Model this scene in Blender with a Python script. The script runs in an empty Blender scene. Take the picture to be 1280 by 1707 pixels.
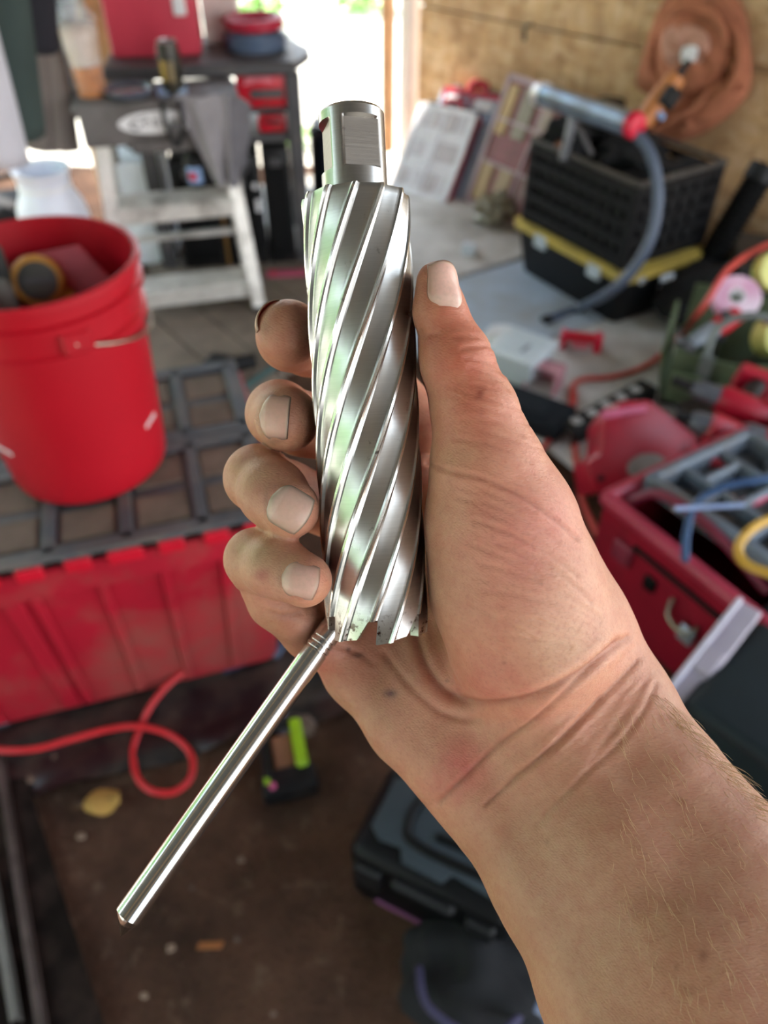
import bpy, bmesh, math, random
import numpy as np
from mathutils import Vector, Matrix, Euler, noise as mnoise

# ------------------------------------------------------------------ camera
SC = bpy.context.scene
COL = SC.collection
CAM_Z = 1.33                      # phone height above the dirt floor
PITCH = math.radians(43.0)        # looking down
FPX = 1280.0                      # focal length in pixels of the 1280 x 1707 frame
cd = bpy.data.cameras.new('camera'); cam = bpy.data.objects.new('camera', cd); COL.objects.link(cam)
cam.location = (0, 0, CAM_Z); cam.rotation_euler = (math.pi/2 - PITCH, 0, 0)
cd.sensor_fit = 'VERTICAL'; cd.sensor_height = 36.0; cd.lens = FPX/1707*36.0
cd.clip_start = 0.02; cd.clip_end = 200
cd.dof.use_dof = True; cd.dof.focus_distance = 0.218; cd.dof.aperture_fstop = 9.5
SC.camera = cam
# ------------------------------------------------------------------ sky, sun, exposure
wd = bpy.data.worlds.new('world'); SC.world = wd; wd.use_nodes = True
nt = wd.node_tree; nt.nodes.clear()
_o = nt.nodes.new('ShaderNodeOutputWorld'); _b = nt.nodes.new('ShaderNodeBackground')
_t = nt.nodes.new('ShaderNodeTexCoord'); _s = nt.nodes.new('ShaderNodeSeparateXYZ'); _r = nt.nodes.new('ShaderNodeValToRGB')
nt.links.new(_t.outputs['Generated'], _s.inputs[0]); nt.links.new(_s.outputs['Z'], _r.inputs[0])
_r.color_ramp.elements[0].position = 0.0; _r.color_ramp.elements[0].color = (1.0, .96, .92, 1)
_r.color_ramp.elements[1].position = 0.6; _r.color_ramp.elements[1].color = (.62, .80, 1.0, 1)
nt.links.new(_r.outputs[0], _b.inputs['Color']); _b.inputs['Strength'].default_value = 2.6
nt.links.new(_b.outputs[0], _o.inputs['Surface'])
sd = bpy.data.lights.new('sun', 'SUN'); sun = bpy.data.objects.new('sun', sd); COL.objects.link(sun)
sd.energy = 9.0; sd.angle = math.radians(.6); sd.color = (1, .95, .86)
sun.rotation_euler = Vector((0.50, -0.36, -0.79)).to_track_quat('-Z', 'Y').to_euler()
SC.view_settings.view_transform = 'Standard'; SC.view_settings.look = 'None'
SC.view_settings.gamma = 1.0; SC.view_settings.use_curve_mapping = False
SC.view_settings.exposure = 0.95
SC.cycles.use_denoising = True
SC.cycles.max_bounces = 8; SC.cycles.diffuse_bounces = 5; SC.cycles.glossy_bounces = 4
SC.cycles.transmission_bounces = 6; SC.cycles.caustics_reflective = False; SC.cycles.caustics_refractive = False
SC.cycles.sample_clamp_indirect = 6.0

CP, SP = math.cos(PITCH), math.sin(PITCH)
def pix(px, py, d):
    """world point seen at pixel (px, py) at depth d in front of the lens"""
    u, v = (px-640)/FPX, (853.5-py)/FPX
    return Vector((u*d, d*(CP + v*SP), CAM_Z + d*(-SP + v*CP)))
def atz(px, py, z):
    """world point of a pixel on the horizontal plane z"""
    v = (853.5-py)/FPX
    return pix(px, py, (z-CAM_Z)/(-SP + v*CP))
def aty(px, py, y):
    v = (853.5-py)/FPX
    return pix(px, py, y/(CP + v*SP))
R = random.Random(7)
RAD = math.radians

# ------------------------------------------------------------------ mesh helpers
class MB:
    """collects simple solids and links them as ONE mesh object"""
    def __init__(s): s.v = []; s.f = []
    def add(s, vs, fs, M=None):
        o = len(s.v)
        s.v += [tuple(M @ Vector(p)) for p in vs] if M is not None else [tuple(p) for p in vs]
        s.f += [tuple(i+o for i in f) for f in fs]
        return s
    def bm(s, b, M=None):
        b.verts.ensure_lookup_table(); b.verts.index_update()
        s.add([v.co.copy() for v in b.verts], [[v.index for v in f.verts] for f in b.faces], M); b.free(); return s
    def box(s, c, d, rot=None, bev=0.0, seg=1, taper=None, M=None):
        b = bmesh.new(); bmesh.ops.create_cube(b, size=1.0)
        for v in b.verts:
            k = 1.0 if (taper is None or v.co.z > 0) else taper
            v.co = Vector((v.co.x*d[0]*k, v.co.y*d[1]*k, v.co.z*d[2]))
        if bev > 0:
            bmesh.ops.bevel(b, geom=list(b.edges), offset=bev, segments=seg, profile=.5, affect='EDGES', clamp_overlap=True)
        T = Matrix.Translation(c)
        if rot is not None: T = T @ (rot.to_4x4() if not isinstance(rot, tuple) else Euler(rot).to_matrix().to_4x4())
        return s.bm(b, T if M is None else M @ T)
    def beam(s, p0, p1, w, h, up=(0,0,1), bev=0.0):
        p0, p1 = Vector(p0), Vector(p1); y = (p1-p0); L = y.length; y.normalize()
        x = y.cross(Vector(up)); x = x.normalized() if x.length > 1e-5 else Vector((1,0,0)); z = x.cross(y)
        return s.box((p0+p1)/2, (w, L, h), Matrix((x, y, z)).transposed(), bev)
    def cyl(s, p0, p1, r0, r1=None, n=20, cap=True):
        return s.tube([p0, p1], [r0, r0 if r1 is None else r1], n, cap=cap)
    def tube(s, pts, r, n=10, closed=False, cap=True, M=None):
        pts = [Vector(p) for p in pts]; N = len(pts)
        rr = r if isinstance(r, (list, tuple)) else [r]*N
        vs, fs = [], []; nrm = None
        for i, p in enumerate(pts):
            a = pts[(i-1) % N] if (closed or i > 0) else p; b = pts[(i+1) % N] if (closed or i < N-1) else p
            t = (b-a).normalized()
            if nrm is None: nrm = t.orthogonal().normalized()
            else:
                nrm = nrm - t*nrm.dot(t); nrm = nrm.normalized() if nrm.length > 1e-6 else t.orthogonal().normalized()
            bi = t.cross(nrm)
            for k in range(n):
                a_ = 2*math.pi*k/n; vs.append(p + (nrm*math.cos(a_)+bi*math.sin(a_))*rr[i])
        for i in range(N if closed else N-1):
            j = (i+1) % N
            for k in range(n): fs.append((i*n+k, i*n+(k+1) % n, j*n+(k+1) % n, j*n+k))
        if cap and not closed: fs += [tuple(range(n))[::-1], tuple((N-1)*n+k for k in range(n))]
        return s.add(vs, fs, M)
    def lathe(s, prof, n=32, M=None, cap=(True, True)):
        vs, fs = [], []
        for r, z in prof:
            for k in range(n): a = 2*math.pi*k/n; vs.append((r*math.cos(a), r*math.sin(a), z))
        for i in range(len(prof)-1):
            for k in range(n): fs.append((i*n+k, i*n+(k+1) % n, (i+1)*n+(k+1) % n, (i+1)*n+k))
        if cap[0]: fs.append(tuple(range(n))[::-1])
        if cap[1]: fs.append(tuple((len(prof)-1)*n+k for k in range(n)))
        return s.add(vs, fs, M)
    def prism(s, poly, z0, z1, M=None, bev=0.0):
        b = bmesh.new(); vs = [b.verts.new((x, y, z0)) for x, y in poly]; f = b.faces.new(vs)
        r = bmesh.ops.extrude_face_region(b, geom=[f])
        for e in r['geom']:
            if isinstance(e, bmesh.types.BMVert): e.co.z = z1
        bmesh.ops.recalc_face_normals(b, faces=b.faces)
        if bev > 0: bmesh.ops.bevel(b, geom=list(b.edges), offset=bev, segments=2, profile=.5, affect='EDGES', clamp_overlap=True)
        return s.bm(b, M)
    def sheet(s, fn, nu, nv, t=0.003, M=None):
        """a surface fn(u,v) given a thickness t"""
        P = [[Vector(fn(i/nu, j/nv)) for j in range(nv+1)] for i in range(nu+1)]
        vs, fs = [], []; W = nv+1; K = (nu+1)*W
        Ns = []
        for i in range(nu+1):
            for j in range(nv+1):
                a = P[min(i+1, nu)][j]-P[max(i-1, 0)][j]; b_ = P[i][min(j+1, nv)]-P[i][max(j-1, 0)]
                n_ = a.cross(b_); Ns.append(n_.normalized() if n_.length > 1e-9 else Vector((0,0,1)))
                vs.append(P[i][j])
        vs += [vs[k] - Ns[k]*t for k in range(K)]
        for i in range(nu):
            for j in range(nv):
                a, b_, c, d = i*W+j, (i+1)*W+j, (i+1)*W+j+1, i*W+j+1
                fs.append((a, b_, c, d)); fs.append((K+d, K+c, K+b_, K+a))
        for i in range(nu):
            a, b_ = i*W, (i+1)*W; fs.append((b_, a, K+a, K+b_)); a, b_ = i*W+nv, (i+1)*W+nv; fs.append((a, b_, K+b_, K+a))
        for j in range(nv):
            a, b_ = j, j+1; fs.append((a, b_, K+b_, K+a)); a, b_ = nu*W+j, nu*W+j+1; fs.append((b_, a, K+a, K+b_))
        return s.add(vs, fs, M)
    def blob(s, c, rad, sub=3, amp=.15, fr=2.0, seed=0, M=None):
        b = bmesh.new(); bmesh.ops.create_icosphere(b, subdivisions=sub, radius=1.0)
        for v in b.verts:
            k = 1 + amp*mnoise.noise(v.co*fr + Vector((seed*3.1, seed, 7)))
            v.co = Vector((v.co.x*rad[0]*k, v.co.y*rad[1]*k, v.co.z*rad[2]*k)) + Vector(c)
        return s.bm(b, M)
    def build(s, name, mat, parent=None, ang=35, smooth=True):
        me = bpy.data.meshes.new(name); me.from_pydata(s.v, [], s.f); me.update()
        b = bmesh.new(); b.from_mesh(me); bmesh.ops.recalc_face_normals(b, faces=b.faces); b.to_mesh(me); b.free()
        if smooth:
            me.polygons.foreach_set('use_smooth', [True]*len(me.polygons)); me.set_sharp_from_angle(angle=math.radians(ang))
        o = bpy.data.objects.new(name, me); COL.objects.link(o)
        if mat: me.materials.append(mat)
        if parent: o.parent = parent
        return o
def tag(o, label=None, cat=None, group=None, kind=None):
    if label: o['label'] = label
    if cat: o['category'] = cat
    if group: o['group'] = group
    if kind: o['kind'] = kind
    return o
def thing(name, label, cat, loc=(0,0,0), rz=0.0, group=None, rot=None):
    o = bpy.data.objects.new(name, None); COL.objects.link(o); o.empty_display_size = .05
    o.location = loc; o.rotation_euler = rot if rot is not None else (0, 0, rz)
    return tag(o, label, cat, group)
def copy_tree(o, parent=None):
    c = o.copy(); COL.objects.link(c)
    if parent: c.parent = parent
    for ch in list(o.children): copy_tree(ch, c)
    return c
def smooth_path(pts, k=8, closed=False):
    pts = [Vector(p) for p in pts]; N = len(pts); out = []
    for i in range(N if closed else N-1):
        g = (lambda j: pts[j % N]) if closed else (lambda j: pts[max(0, min(N-1, j))])
        p0, p1, p2, p3 = g(i-1), g(i), g(i+1), g(i+2)
        for q in range(k):
            t = q/k
            out.append(.5*((2*p1)+(p2-p0)*t+(2*p0-5*p1+4*p2-p3)*t*t+(3*p1-p0-3*p2+p3)*t**3))
    if not closed: out.append(pts[-1])
    return out

# ------------------------------------------------------------------ materials
def srgb(h):
    h = h.lstrip('#'); c = [int(h[i:i+2], 16)/255 for i in (0, 2, 4)]
    return tuple((x/12.92 if x <= .04045 else ((x+.055)/1.055)**2.4) for x in c)
class NT:
    def __init__(s, name):
        s.m = bpy.data.materials.new(name); s.m.use_nodes = True; s.t = s.m.node_tree
        s.p = s.t.nodes['Principled BSDF']; s.out = s.t.nodes['Material Output']
    def n(s, ty, **kw):
        nd = s.t.nodes.new(ty)
        for k, v in kw.items():
            if k.startswith('i_'):
                key = k[2:]; nd.inputs[int(key) if key.isdigit() else key.replace('_', ' ')].default_value = v
            else: setattr(nd, k, v)
        return nd
    def l(s, a, b): s.t.links.new(a, b); return b
    def ramp(s, fac, stops):
        r = s.n('ShaderNodeValToRGB'); e = r.color_ramp.elements
        while len(e) < len(stops): e.new(.5)
        for q, (p, c) in zip(e, stops): q.position = p; q.color = (*c, 1) if len(c) == 3 else c
        s.l(fac, r.inputs[0]); return r.outputs[0]
    def mix(s, fac, a, b, blend='MIX'):
        m = s.n('ShaderNodeMix', data_type='RGBA', blend_type=blend)
        for v, k in ((fac, 0), (a, 6), (b, 7)):
            if hasattr(v, 'node'): s.l(v, m.inputs[k])
            else: m.inputs[k].default_value = v if k == 0 else (*v, 1)
        return m.outputs[2]
    def coord(s, which='Object'): return s.n('ShaderNodeTexCoord').outputs[which]
    def noise(s, scale, detail=4, rough=.55, co=None, out='Fac'):
        nn = s.n('ShaderNodeTexNoise'); nn.inputs['Scale'].default_value = scale; nn.inputs['Detail'].default_value = detail
        nn.inputs['Roughness'].default_value = rough; s.l(co if co is not None else s.coord(), nn.inputs['Vector']); return nn.outputs[out]
    def bump(s, h, strength=.3, dist=.002):
        b = s.n('ShaderNodeBump'); b.inputs['Strength'].default_value = strength; b.inputs['Distance'].default_value = dist
        s.l(h, b.inputs['Height']); s.l(b.outputs[0], s.p.inputs['Normal']); return b
_M = {}
def mat(name, col, rough=.5, metal=0.0, var=.18, scale=14, dirt=None, dirt_amt=.35, bump=.15, bscale=120, spec=.5, trans=0.0, alpha=None, sheen=0.0):
    """plain procedural material: base colour with mild mottling, optional dirt patches and fine relief"""
    if name in _M: return _M[name]
    t = NT(name); c = srgb(col) if isinstance(col, str) else col
    n1 = t.noise(scale, 5)
    hi = tuple(min(1, x*(1+var)) for x in c); lo = tuple(x*(1-var) for x in c)
    colr = t.ramp(n1, [(.3, lo), (.7, hi)])
    if dirt is not None:
        dc = srgb(dirt) if isinstance(dirt, str) else dirt
        n2 = t.noise(scale*.45, 8, .68)
        fac = t.ramp(n2, [(.62-dirt_amt*.5, (0,0,0)), (.78-dirt_amt*.3, (1,1,1))])
        colr = t.mix(fac, colr, dc)
    t.l(colr, t.p.inputs['Base Color'])
    t.p.inputs['Roughness'].default_value = rough; t.p.inputs['Metallic'].default_value = metal
    t.p.inputs['Specular IOR Level'].default_value = spec
    if trans: t.p.inputs['Transmission Weight'].default_value = trans
    if sheen: t.p.inputs['Sheen Weight'].default_value = sheen
    if alpha is not None: t.p.inputs['Alpha'].default_value = alpha
    if bump: t.bump(t.noise(bscale, 4), bump, .002)
    _M[name] = t.m; return t.m
# ================================================================== the shed
def dirt_mat():
    t = NT('dirt'); co = t.coord()
    n1 = t.noise(3.2, 8, .65, co); n2 = t.noise(22, 8, .7, co); n3 = t.noise(110, 4, .6, co)
    c = t.ramp(n1, [(.30, srgb('#2d211b')), (.52, srgb('#563d2f')), (.72, srgb('#6b4f3d'))])
    c = t.mix(t.ramp(n2, [(.56, (0,0,0)), (.72, (.7,.7,.7))]), c, srgb('#75604e'))
    c = t.mix(t.ramp(n3, [(.25, (.6,.6,.6)), (.42, (0,0,0))]), c, srgb('#1f1713'))
    t.l(c, t.p.inputs['Base Color']); t.p.inputs['Roughness'].default_value = .95; t.p.inputs['Specular IOR Level'].default_value = .15
    m = t.n('ShaderNodeMath', operation='ADD'); t.l(n2, m.inputs[0]); t.l(n3, m.inputs[1]); t.bump(m.outputs[0], .7, .012); return t.m
def osb_mat():
    t = NT('osb'); co = t.coord()
    def flakes(sc, rot):
        mp = t.n('ShaderNodeMapping'); mp.inputs['Scale'].default_value = sc; mp.inputs['Rotation'].default_value = rot; t.l(co, mp.inputs[0])
        v = t.n('ShaderNodeTexVoronoi'); v.inputs['Scale'].default_value = 1; t.l(mp.outputs[0], v.inputs['Vector']); return v
    a = flakes((16, 16, 38), (0, .5, 0)); b = flakes((30, 30, 13), (0, -.35, 0))
    c1 = t.ramp(a.outputs['Color'], [(.1, srgb('#a98761')), (.5, srgb('#d4ae7e')), (.9, srgb('#e6cba8'))])
    c2 = t.ramp(b.outputs['Color'], [(.1, srgb('#9f7b55')), (.6, srgb('#d3ab7a')), (.95, srgb('#e2c8a4'))])
    c = t.mix(.5, c1, c2); n = t.noise(2.4, 5, .6, co)
    c = t.mix(t.ramp(n, [(.42, (0,0,0)), (.7, (.6,.6,.6))]), c, srgb('#8f6b48'))
    t.l(c, t.p.inputs['Base Color']); t.p.inputs['Roughness'].default_value = .75; t.bump(b.outputs['Distance'], .3, .003); return t.m
DIRT, OSB = dirt_mat(), osb_mat()
METALR = mat('grey_roofing', '#626467', .6, var=.1, scale=4)
WOOD = mat('pine', '#b98a5c', .7, var=.25, scale=9, dirt='#8a6a48', dirt_amt=.3)
PALEWOOD = mat('pale_pine', '#d8b592', .7, var=.12, scale=9)
GRAVEL = mat('pale_gravel', '#cfc6b8', .9, var=.2, scale=3, bump=.4, bscale=40)
# dirt floor, gently uneven
fl = MB(); NXF, NYF = 90, 120
for j in range(NYF+1):
    for i in range(NXF+1):
        x, y = -2.25+4.85*i/NXF, -2.6+6.55*j/NYF
        h = .016*mnoise.noise(Vector((x*3, y*3, 0)))+.010*mnoise.noise(Vector((x*9, y*9, 4)))-.012
        if y > 1.6 : h = min(h, -.006)
        fl.v.append((x, y, h))
for j in range(NYF):
    for i in range(NXF): a = j*(NXF+1)+i; fl.f.append((a, a+1, a+NXF+2, a+NXF+1))
floor = tag(fl.build('floor', DIRT, ang=180), kind='structure')
gr = MB().sheet(lambda u, v: (-16+32*u, -14+34*v, -.035+.02*mnoise.noise(Vector((u*40, v*40, 2)))-(.0 if True else 0)), 60, 60, .05).build('ground', GRAVEL, ang=180)
tag(gr, kind='structure')
# wall on the right: OSB sheets between a jamb and the far corner
WD = Vector((.7071, -.7071, 0)); WN = Vector((-.7071, -.7071, 0)); W0 = Vector((.14, 4.03, 0))
def wallp(t, z, off=0.0): return W0 + WD*t + WN*off + Vector((0, 0, z))
wall = MB(); wall.beam(wallp(0, 1.25, -.085), wallp(3.0, 1.25, -.085), .02, 2.5)
wr = tag(wall.build('wall_right', PALEWOOD), kind='structure')
seams = [(0, .645), (.652, 1.86), (1.868, 2.5)]
for z0, z1 in seams:
    for t0, t1 in ((0, 1.22), (1.226, 2.44), (2.446, 3.0)):
        b = MB(); c = wallp((t0+t1)/2, (z0+z1)/2, -.035); b.box(c, (t1-t0, .012, z1-z0), (0, 0, math.atan2(WD.y, WD.x)), .002)
        b.build('panel', OSB, wr)
for t0 in (.02, .6, 1.2, 1.8, 2.4, 2.95):
    b = MB(); b.beam(wallp(t0, 0, -.06), wallp(t0, 2.5, -.06), .04, .03); b.build('stud', PALEWOOD, wr)
FLAREWHITE = mat('flare_white_wood', '#efe9e2', .6, var=.05)  # doorway flare put into the jamb's colour as white
jm = MB(); jm.beam(wallp(-.06, 0, -.03), wallp(-.06, 2.5, -.03), .05, .09, up=(.7, .7, 0), bev=.004); jo_ = tag(jm.build('trim_1', FLAREWHITE), kind='structure')
jm = MB(); jm.beam(wallp(-.15, 0, .02), wallp(-.15, 2.5, .02), .03, .07, up=(.7, .7, 0), bev=.004); jm.build('stud', WOOD, jo_)
wb = MB().box((-.7, -2.55, 1.25), (3.2, .05, 2.5)); tag(wb.build('wall_back', METALR), kind='structure')
rf = MB().box((0, .95, 2.54), (5.2, 7.6, .04)); rf_o = tag(rf.build('ceiling', METALR), kind='structure')
for yy in (-2.2, -1.2, -.2, .8, 1.8, 2.8, 3.8):
    MB().box((0, yy, 2.46), (5.0, .04, .12)).build('rafter', PALEWOOD, rf_o)
for i, (x, y) in enumerate(((-2.3, -1.2), (-2.3, 1.3), (-2.3, 3.6), (2.3, -1.4), (2.3, 1.2))):
    b = MB().box((x, y, 1.26), (.09, .09, 2.54), bev=.004); tag(b.build('trim_%d' % (i+2), WOOD), kind='structure')
# ================================================================== left side: tote, bucket, step stool, bench
RED = mat('red_plastic', '#c8102a', .42, var=.08, dirt='#8a4a40', dirt_amt=.12, bump=.08)
DIRTYRED = mat('dusty_red_plastic', '#a81229', .5, var=.12, scale=6, dirt='#8c5046', dirt_amt=.28, bump=.1)
BUCKETRED = mat('bright_red_plastic', '#b00d20', .40, var=.05, scale=5, bump=.05)
BLACKP = mat('black_plastic', '#0f1012', .5, var=.25, dirt='#3a3633', dirt_amt=.15, spec=.3)
GREYLID = mat('dusty_black_plastic', '#44474c', .55, var=.2, scale=10, dirt='#6e6258', dirt_amt=.35)
DUSTBROWN = mat('brown_dust', '#6b5b4e', .9, var=.25, scale=18)
STEELW = mat('wire_steel', '#9a9488', .4, metal=1, var=.1)
ALU = mat('brushed_aluminium', '#e6e3dc', .42, metal=.5, var=.12, scale=20, dirt='#8a857c', dirt_amt=.25)
DGREY = mat('dark_grey_plastic', '#4b4a4c', .5, var=.15, dirt='#6b6560', dirt_amt=.2)
WHITEP = mat('white_plastic', '#e8e8ea', .4, var=.05, bump=.04)
ORANGEP = mat('orange_plastic', '#d98a1e', .45, var=.1)
# tote with interlocking lid
TZ = .46; TW, TD = .74, .49; TRZ = RAD(17)
tx = Vector((math.cos(TRZ), math.sin(TRZ), 0)); ty = Vector((-math.sin(TRZ), math.cos(TRZ), 0))
tc = Vector((-.165, .925, 0)) - tx*TW/2 + ty*TD/2
tote = thing('storage_tote', 'large dusty red tote with black interlocking lid under the bucket', 'tote', (tc.x, tc.y, .035), TRZ)
H = TZ-.035-.012
b = MB()
def ring(z, w, d, r=.03, n=5):
    out = []
    for cx, cy, a0 in ((w/2-r, d/2-r, 0), (-w/2+r, d/2-r, 90), (-w/2+r, -d/2+r, 180), (w/2-r, -d/2+r, 270)):
        for q in range(n+1): a = RAD(a0+90*q/n); out.append((cx+r*math.cos(a), cy+r*math.sin(a), z))
    return out
def loft(b, rings, close=(True, True)):
    o = len(b.v); n = len(rings[0])
    for r_ in rings: b.v += r_
    for i in range(len(rings)-1):
        for k in range(n): b.f.append((o+i*n+k, o+i*n+(k+1) % n, o+(i+1)*n+(k+1) % n, o+(i+1)*n+k))
    if close[0]: b.f.append(tuple(o+k for k in range(n))[::-1])
    if close[1]: b.f.append(tuple(o+(len(rings)-1)*n+k for k in range(n)))
    return b
loft(b, [ring(0, TW-.08, TD-.08), ring(H*.86, TW-.02, TD-.02), ring(H*.86, TW+.004, TD+.004), ring(H, TW+.006, TD+.006)])
b.build('body', DIRTYRED, tote, ang=30)
for x in (-.30, -.22, -.08, -.045, .06, .16, .26):          # moulded ribs on the front
    b = MB().beam((x*.93, -TD/2+.036, .01), (x, -TD/2+.006, H*.86), .016 if x not in (-.08,) else .03, .010, up=(0, -1, 0), bev=.003); b.build('rib', DIRTYRED, tote)
for i in range(10):                                          # red teeth of the interlocking seam along the front rim
    x = -TW/2+.05+i*.072; MB().box((x, -TD/2-.003, H+.001), (.040 if i % 3 else .055, .016, .024), bev=.003).build('tooth', RED, tote)
for sgn, nm in ((-1, 'a'), (1, 'b')):
    b = MB(); b.box((sgn*0, sgn*TD*.253, H+.007), (TW-.006, TD*.487, .010), bev=.002)
    lid = b.build('lid', GREYLID, tote); lid['label'] = 'black ribbed lid flap grey with dust'
    # raised frame and cross ribs that leave the dusty recesses
    for y0 in (sgn*TD*.03, sgn*TD*.475): MB().box((0, y0, H+.016), (TW-.01, .03, .012), bev=.003).build('rib', GREYLID, lid)
    for x0 in (-.355, -.24, -.12, 0, .12, .24, .345): MB().box((x0, sgn*TD*.253, H+.016), (.022, TD*.45, .012), bev=.003).build('rib', GREYLID, lid)
    for x0 in (-.30, -.18, -.06, .06, .18, .295):
        for y0 in (.14, .34): MB().box((x0, sgn*TD*(y0+.01), H+.0135), (.085, TD*.15, .005), bev=.002).build('dust_patch', DUSTBROWN, lid)
for i in range(9):
    x = -TW/2+.086+i*.072; MB().box((x, -TD/2+.012, H+.012), (.026, .03, .012), bev=.002).build('lid_tooth', BLACKP, tote)
# bucket
BZ = TZ+.012
bk = thing('bucket', 'bright red plastic bucket of tools standing on the tote', 'bucket', (-.520, 1.065, BZ), RAD(30))
RT, RB, HB = .160, .131, .368
def rad(z): return RB+(RT-.008-RB)*z/HB
pr = [(RB-.012, 0), (RB-.002, .002), (RB, .010)]
for z in (.05, .12, .20, .268): pr.append((rad(z), z))
pr += [(rad(.27)+.007, .272), (rad(.28)+.007, .284), (rad(.29), .288), (rad(.315), .316), (rad(.318)+.008, .320), (rad(.332)+.008, .331), (rad(.335)+.001, .334), (rad(.355)+.001, .355), (RT, .357), (RT, .366), (RT-.004, HB), (RT-.009, .366), (RT-.010, .35), (RB-.004, .02), (RB-.008, .012), (.0005, .010)]
MB().lathe(pr, 72).build('shell', BUCKETRED, bk, ang=28)
MB().box((.02, -rad(.30)-.004, .302), (.045, .014, .035), bev=.005).build('handle_ear', BUCKETRED, bk)
hp = [(rad(.3)*1.04*math.sin(a), -rad(.3)*1.04*math.cos(a)-.004, .302-.055*math.sin((a-.10)/2.9*math.pi)) for a in np.linspace(.10, 3.0, 26)]
MB().tube(smooth_path(hp, 2), .0026, 8).build('wire_handle', STEELW, bk)
for a, s_ in ((-68, 1), (46, .6)):                           # worn white print on the side
    M = Matrix.Rotation(RAD(a), 4, 'Z')
    for k in range(5): MB().box((-.02*s_+.011*k*s_, -rad(.10)-.0003, .10+.001*k), (.007*s_, .0012, .007), M=M).build('print', WHITEP, bk)
# things in the bucket
tm = thing('tape_measure', 'black and yellow tape measure lying on top inside the bucket', 'tape measure', atz(62, 470, BZ+.30), RAD(20), rot=(RAD(62), RAD(8), RAD(25)))
MB().lathe([(.001, -.018), (.036, -.018), (.040, -.012), (.040, .012), (.036, .018), (.001, .018)], 36).build('case', mat('yellow_case', '#c98a24', .45, dirt='#5a4630', dirt_amt=.3), tm)
MB().lathe([(.001, .018), (.029, .018), (.029, .022), (.024, .024), (.001, .024)], 32).build('side_disc', mat('rubber_grey', '#4a4a44', .6), tm)
MB().box((0, -.0255, .0), (.004, .001, .004)).build('rivet', STEELW, tm)
MB().box((.0, 0, .0245), (.044, .010, .003), bev=.001).build('label_band', DGREY, tm)
MB().beam((.03, -.02, 0), (.075, -.062, 0), .03, .028, bev=.006).build('spout', mat('yellow_case', '#c98a24'), tm)
t = thing('red_sheet', 'dull red plastic sheet standing inside the bucket', 'sheet', (-.500, 1.125, BZ+.225), RAD(-12), rot=(RAD(-14), RAD(10), RAD(-10)))
MB().prism([(-.085, -.15), (.09, -.15), (.10, .055), (.0, .13), (-.095, .09)], -.003, .003, Matrix.Rotation(RAD(90), 4, 'X'), .0015).build('plate', mat('dull_red', '#a33340', .55, var=.12), t)
for i, (x, y, l, c, nm) in enumerate(((-.610, 1.03, .34, '#3c3c34', 'black'), (-.600, 1.09, .36, '#2f3330', 'black'), (-.575, 1.00, .33, '#55524a', 'grey'))):
    t = thing('hand_tool', ['black rubber grip of a tool at the left inside the bucket', 'longest dark handle at the back left inside the bucket', 'grey tool handle leaning at the front left inside the bucket'][i], 'tool', (x+.02, y+.01, BZ+.02), rot=(RAD(5-4*i), RAD(-4+3*i), .3*i), group='tool handles in the bucket')
    MB().tube([(0, 0, 0), (0, 0, l-.14)], .006, 10).build('shaft', STEELW, t)
    MB().lathe([(.006, l-.14), (.017, l-.135), (.014, l-.09), (.018, l-.05), (.019, l-.015), (.012, l), (.001, l)], 20).build('grip', mat('grip_'+c[1:], c, .6), t)
# black plastic film under the tote
film = MB().sheet(lambda u, v: tuple(Vector((tc.x, tc.y, 0)) + tx*((u-.5)*1.0) + ty*(-TD/2+.10-.21*v) + Vector((0, 0, .028-.022*v+.013*mnoise.noise(Vector((u*9, v*4, 1)))*(.4+v)+.010*math.sin(u*23+v*4)*v))), 70, 16, .002)
tag(film.build('plastic_film', mat('black_film', '#131417', .3, var=.2, dirt='#4c4239', dirt_amt=.35, spec=.6), ang=80), 'crumpled black plastic film under the front of the red tote', 'film')
film = MB().sheet(lambda u, v: tuple(atz(372+125*u, 1098-40*u+26*v, .03) + Vector((0, 0, .012*math.sin(u*5)+.008*math.sin(v*3+u*9)))), 24, 8, .002)
tag(film.build('blue_tarp', mat('blue_film', '#1f3a66', .35, var=.25, dirt='#20242c', dirt_amt=.4), ang=80), 'folded blue tarp edge beside the right end of the red tote', 'tarp')
# floor planks behind the tote
PL = mat('weathered_plank', '#857567', .8, var=.28, scale=5, dirt='#5d5046', dirt_amt=.4)
PLK = .95
pd = (atz(462, 625, 0)-atz(318, 508, 0)); pa = math.atan2(pd.y, pd.x); pdir = pd.normalized(); pn = Vector((-pdir.y, pdir.x, 0))
p0 = (atz(462, 625, 0)+atz(318, 508, 0))/2
for i in range(-3, 6):
    c = p0-pdir*.12+pn*(i*.152+.076)+pdir*(R.uniform(-.06, .06)); MB().box((c.x, c.y, .004), (PLK, .145, .02), (0, 0, pa), .002).build('plank', PL, floor)
for i in range(2):
    c = atz(360+60*i, 720+40*i, .0); 
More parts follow.
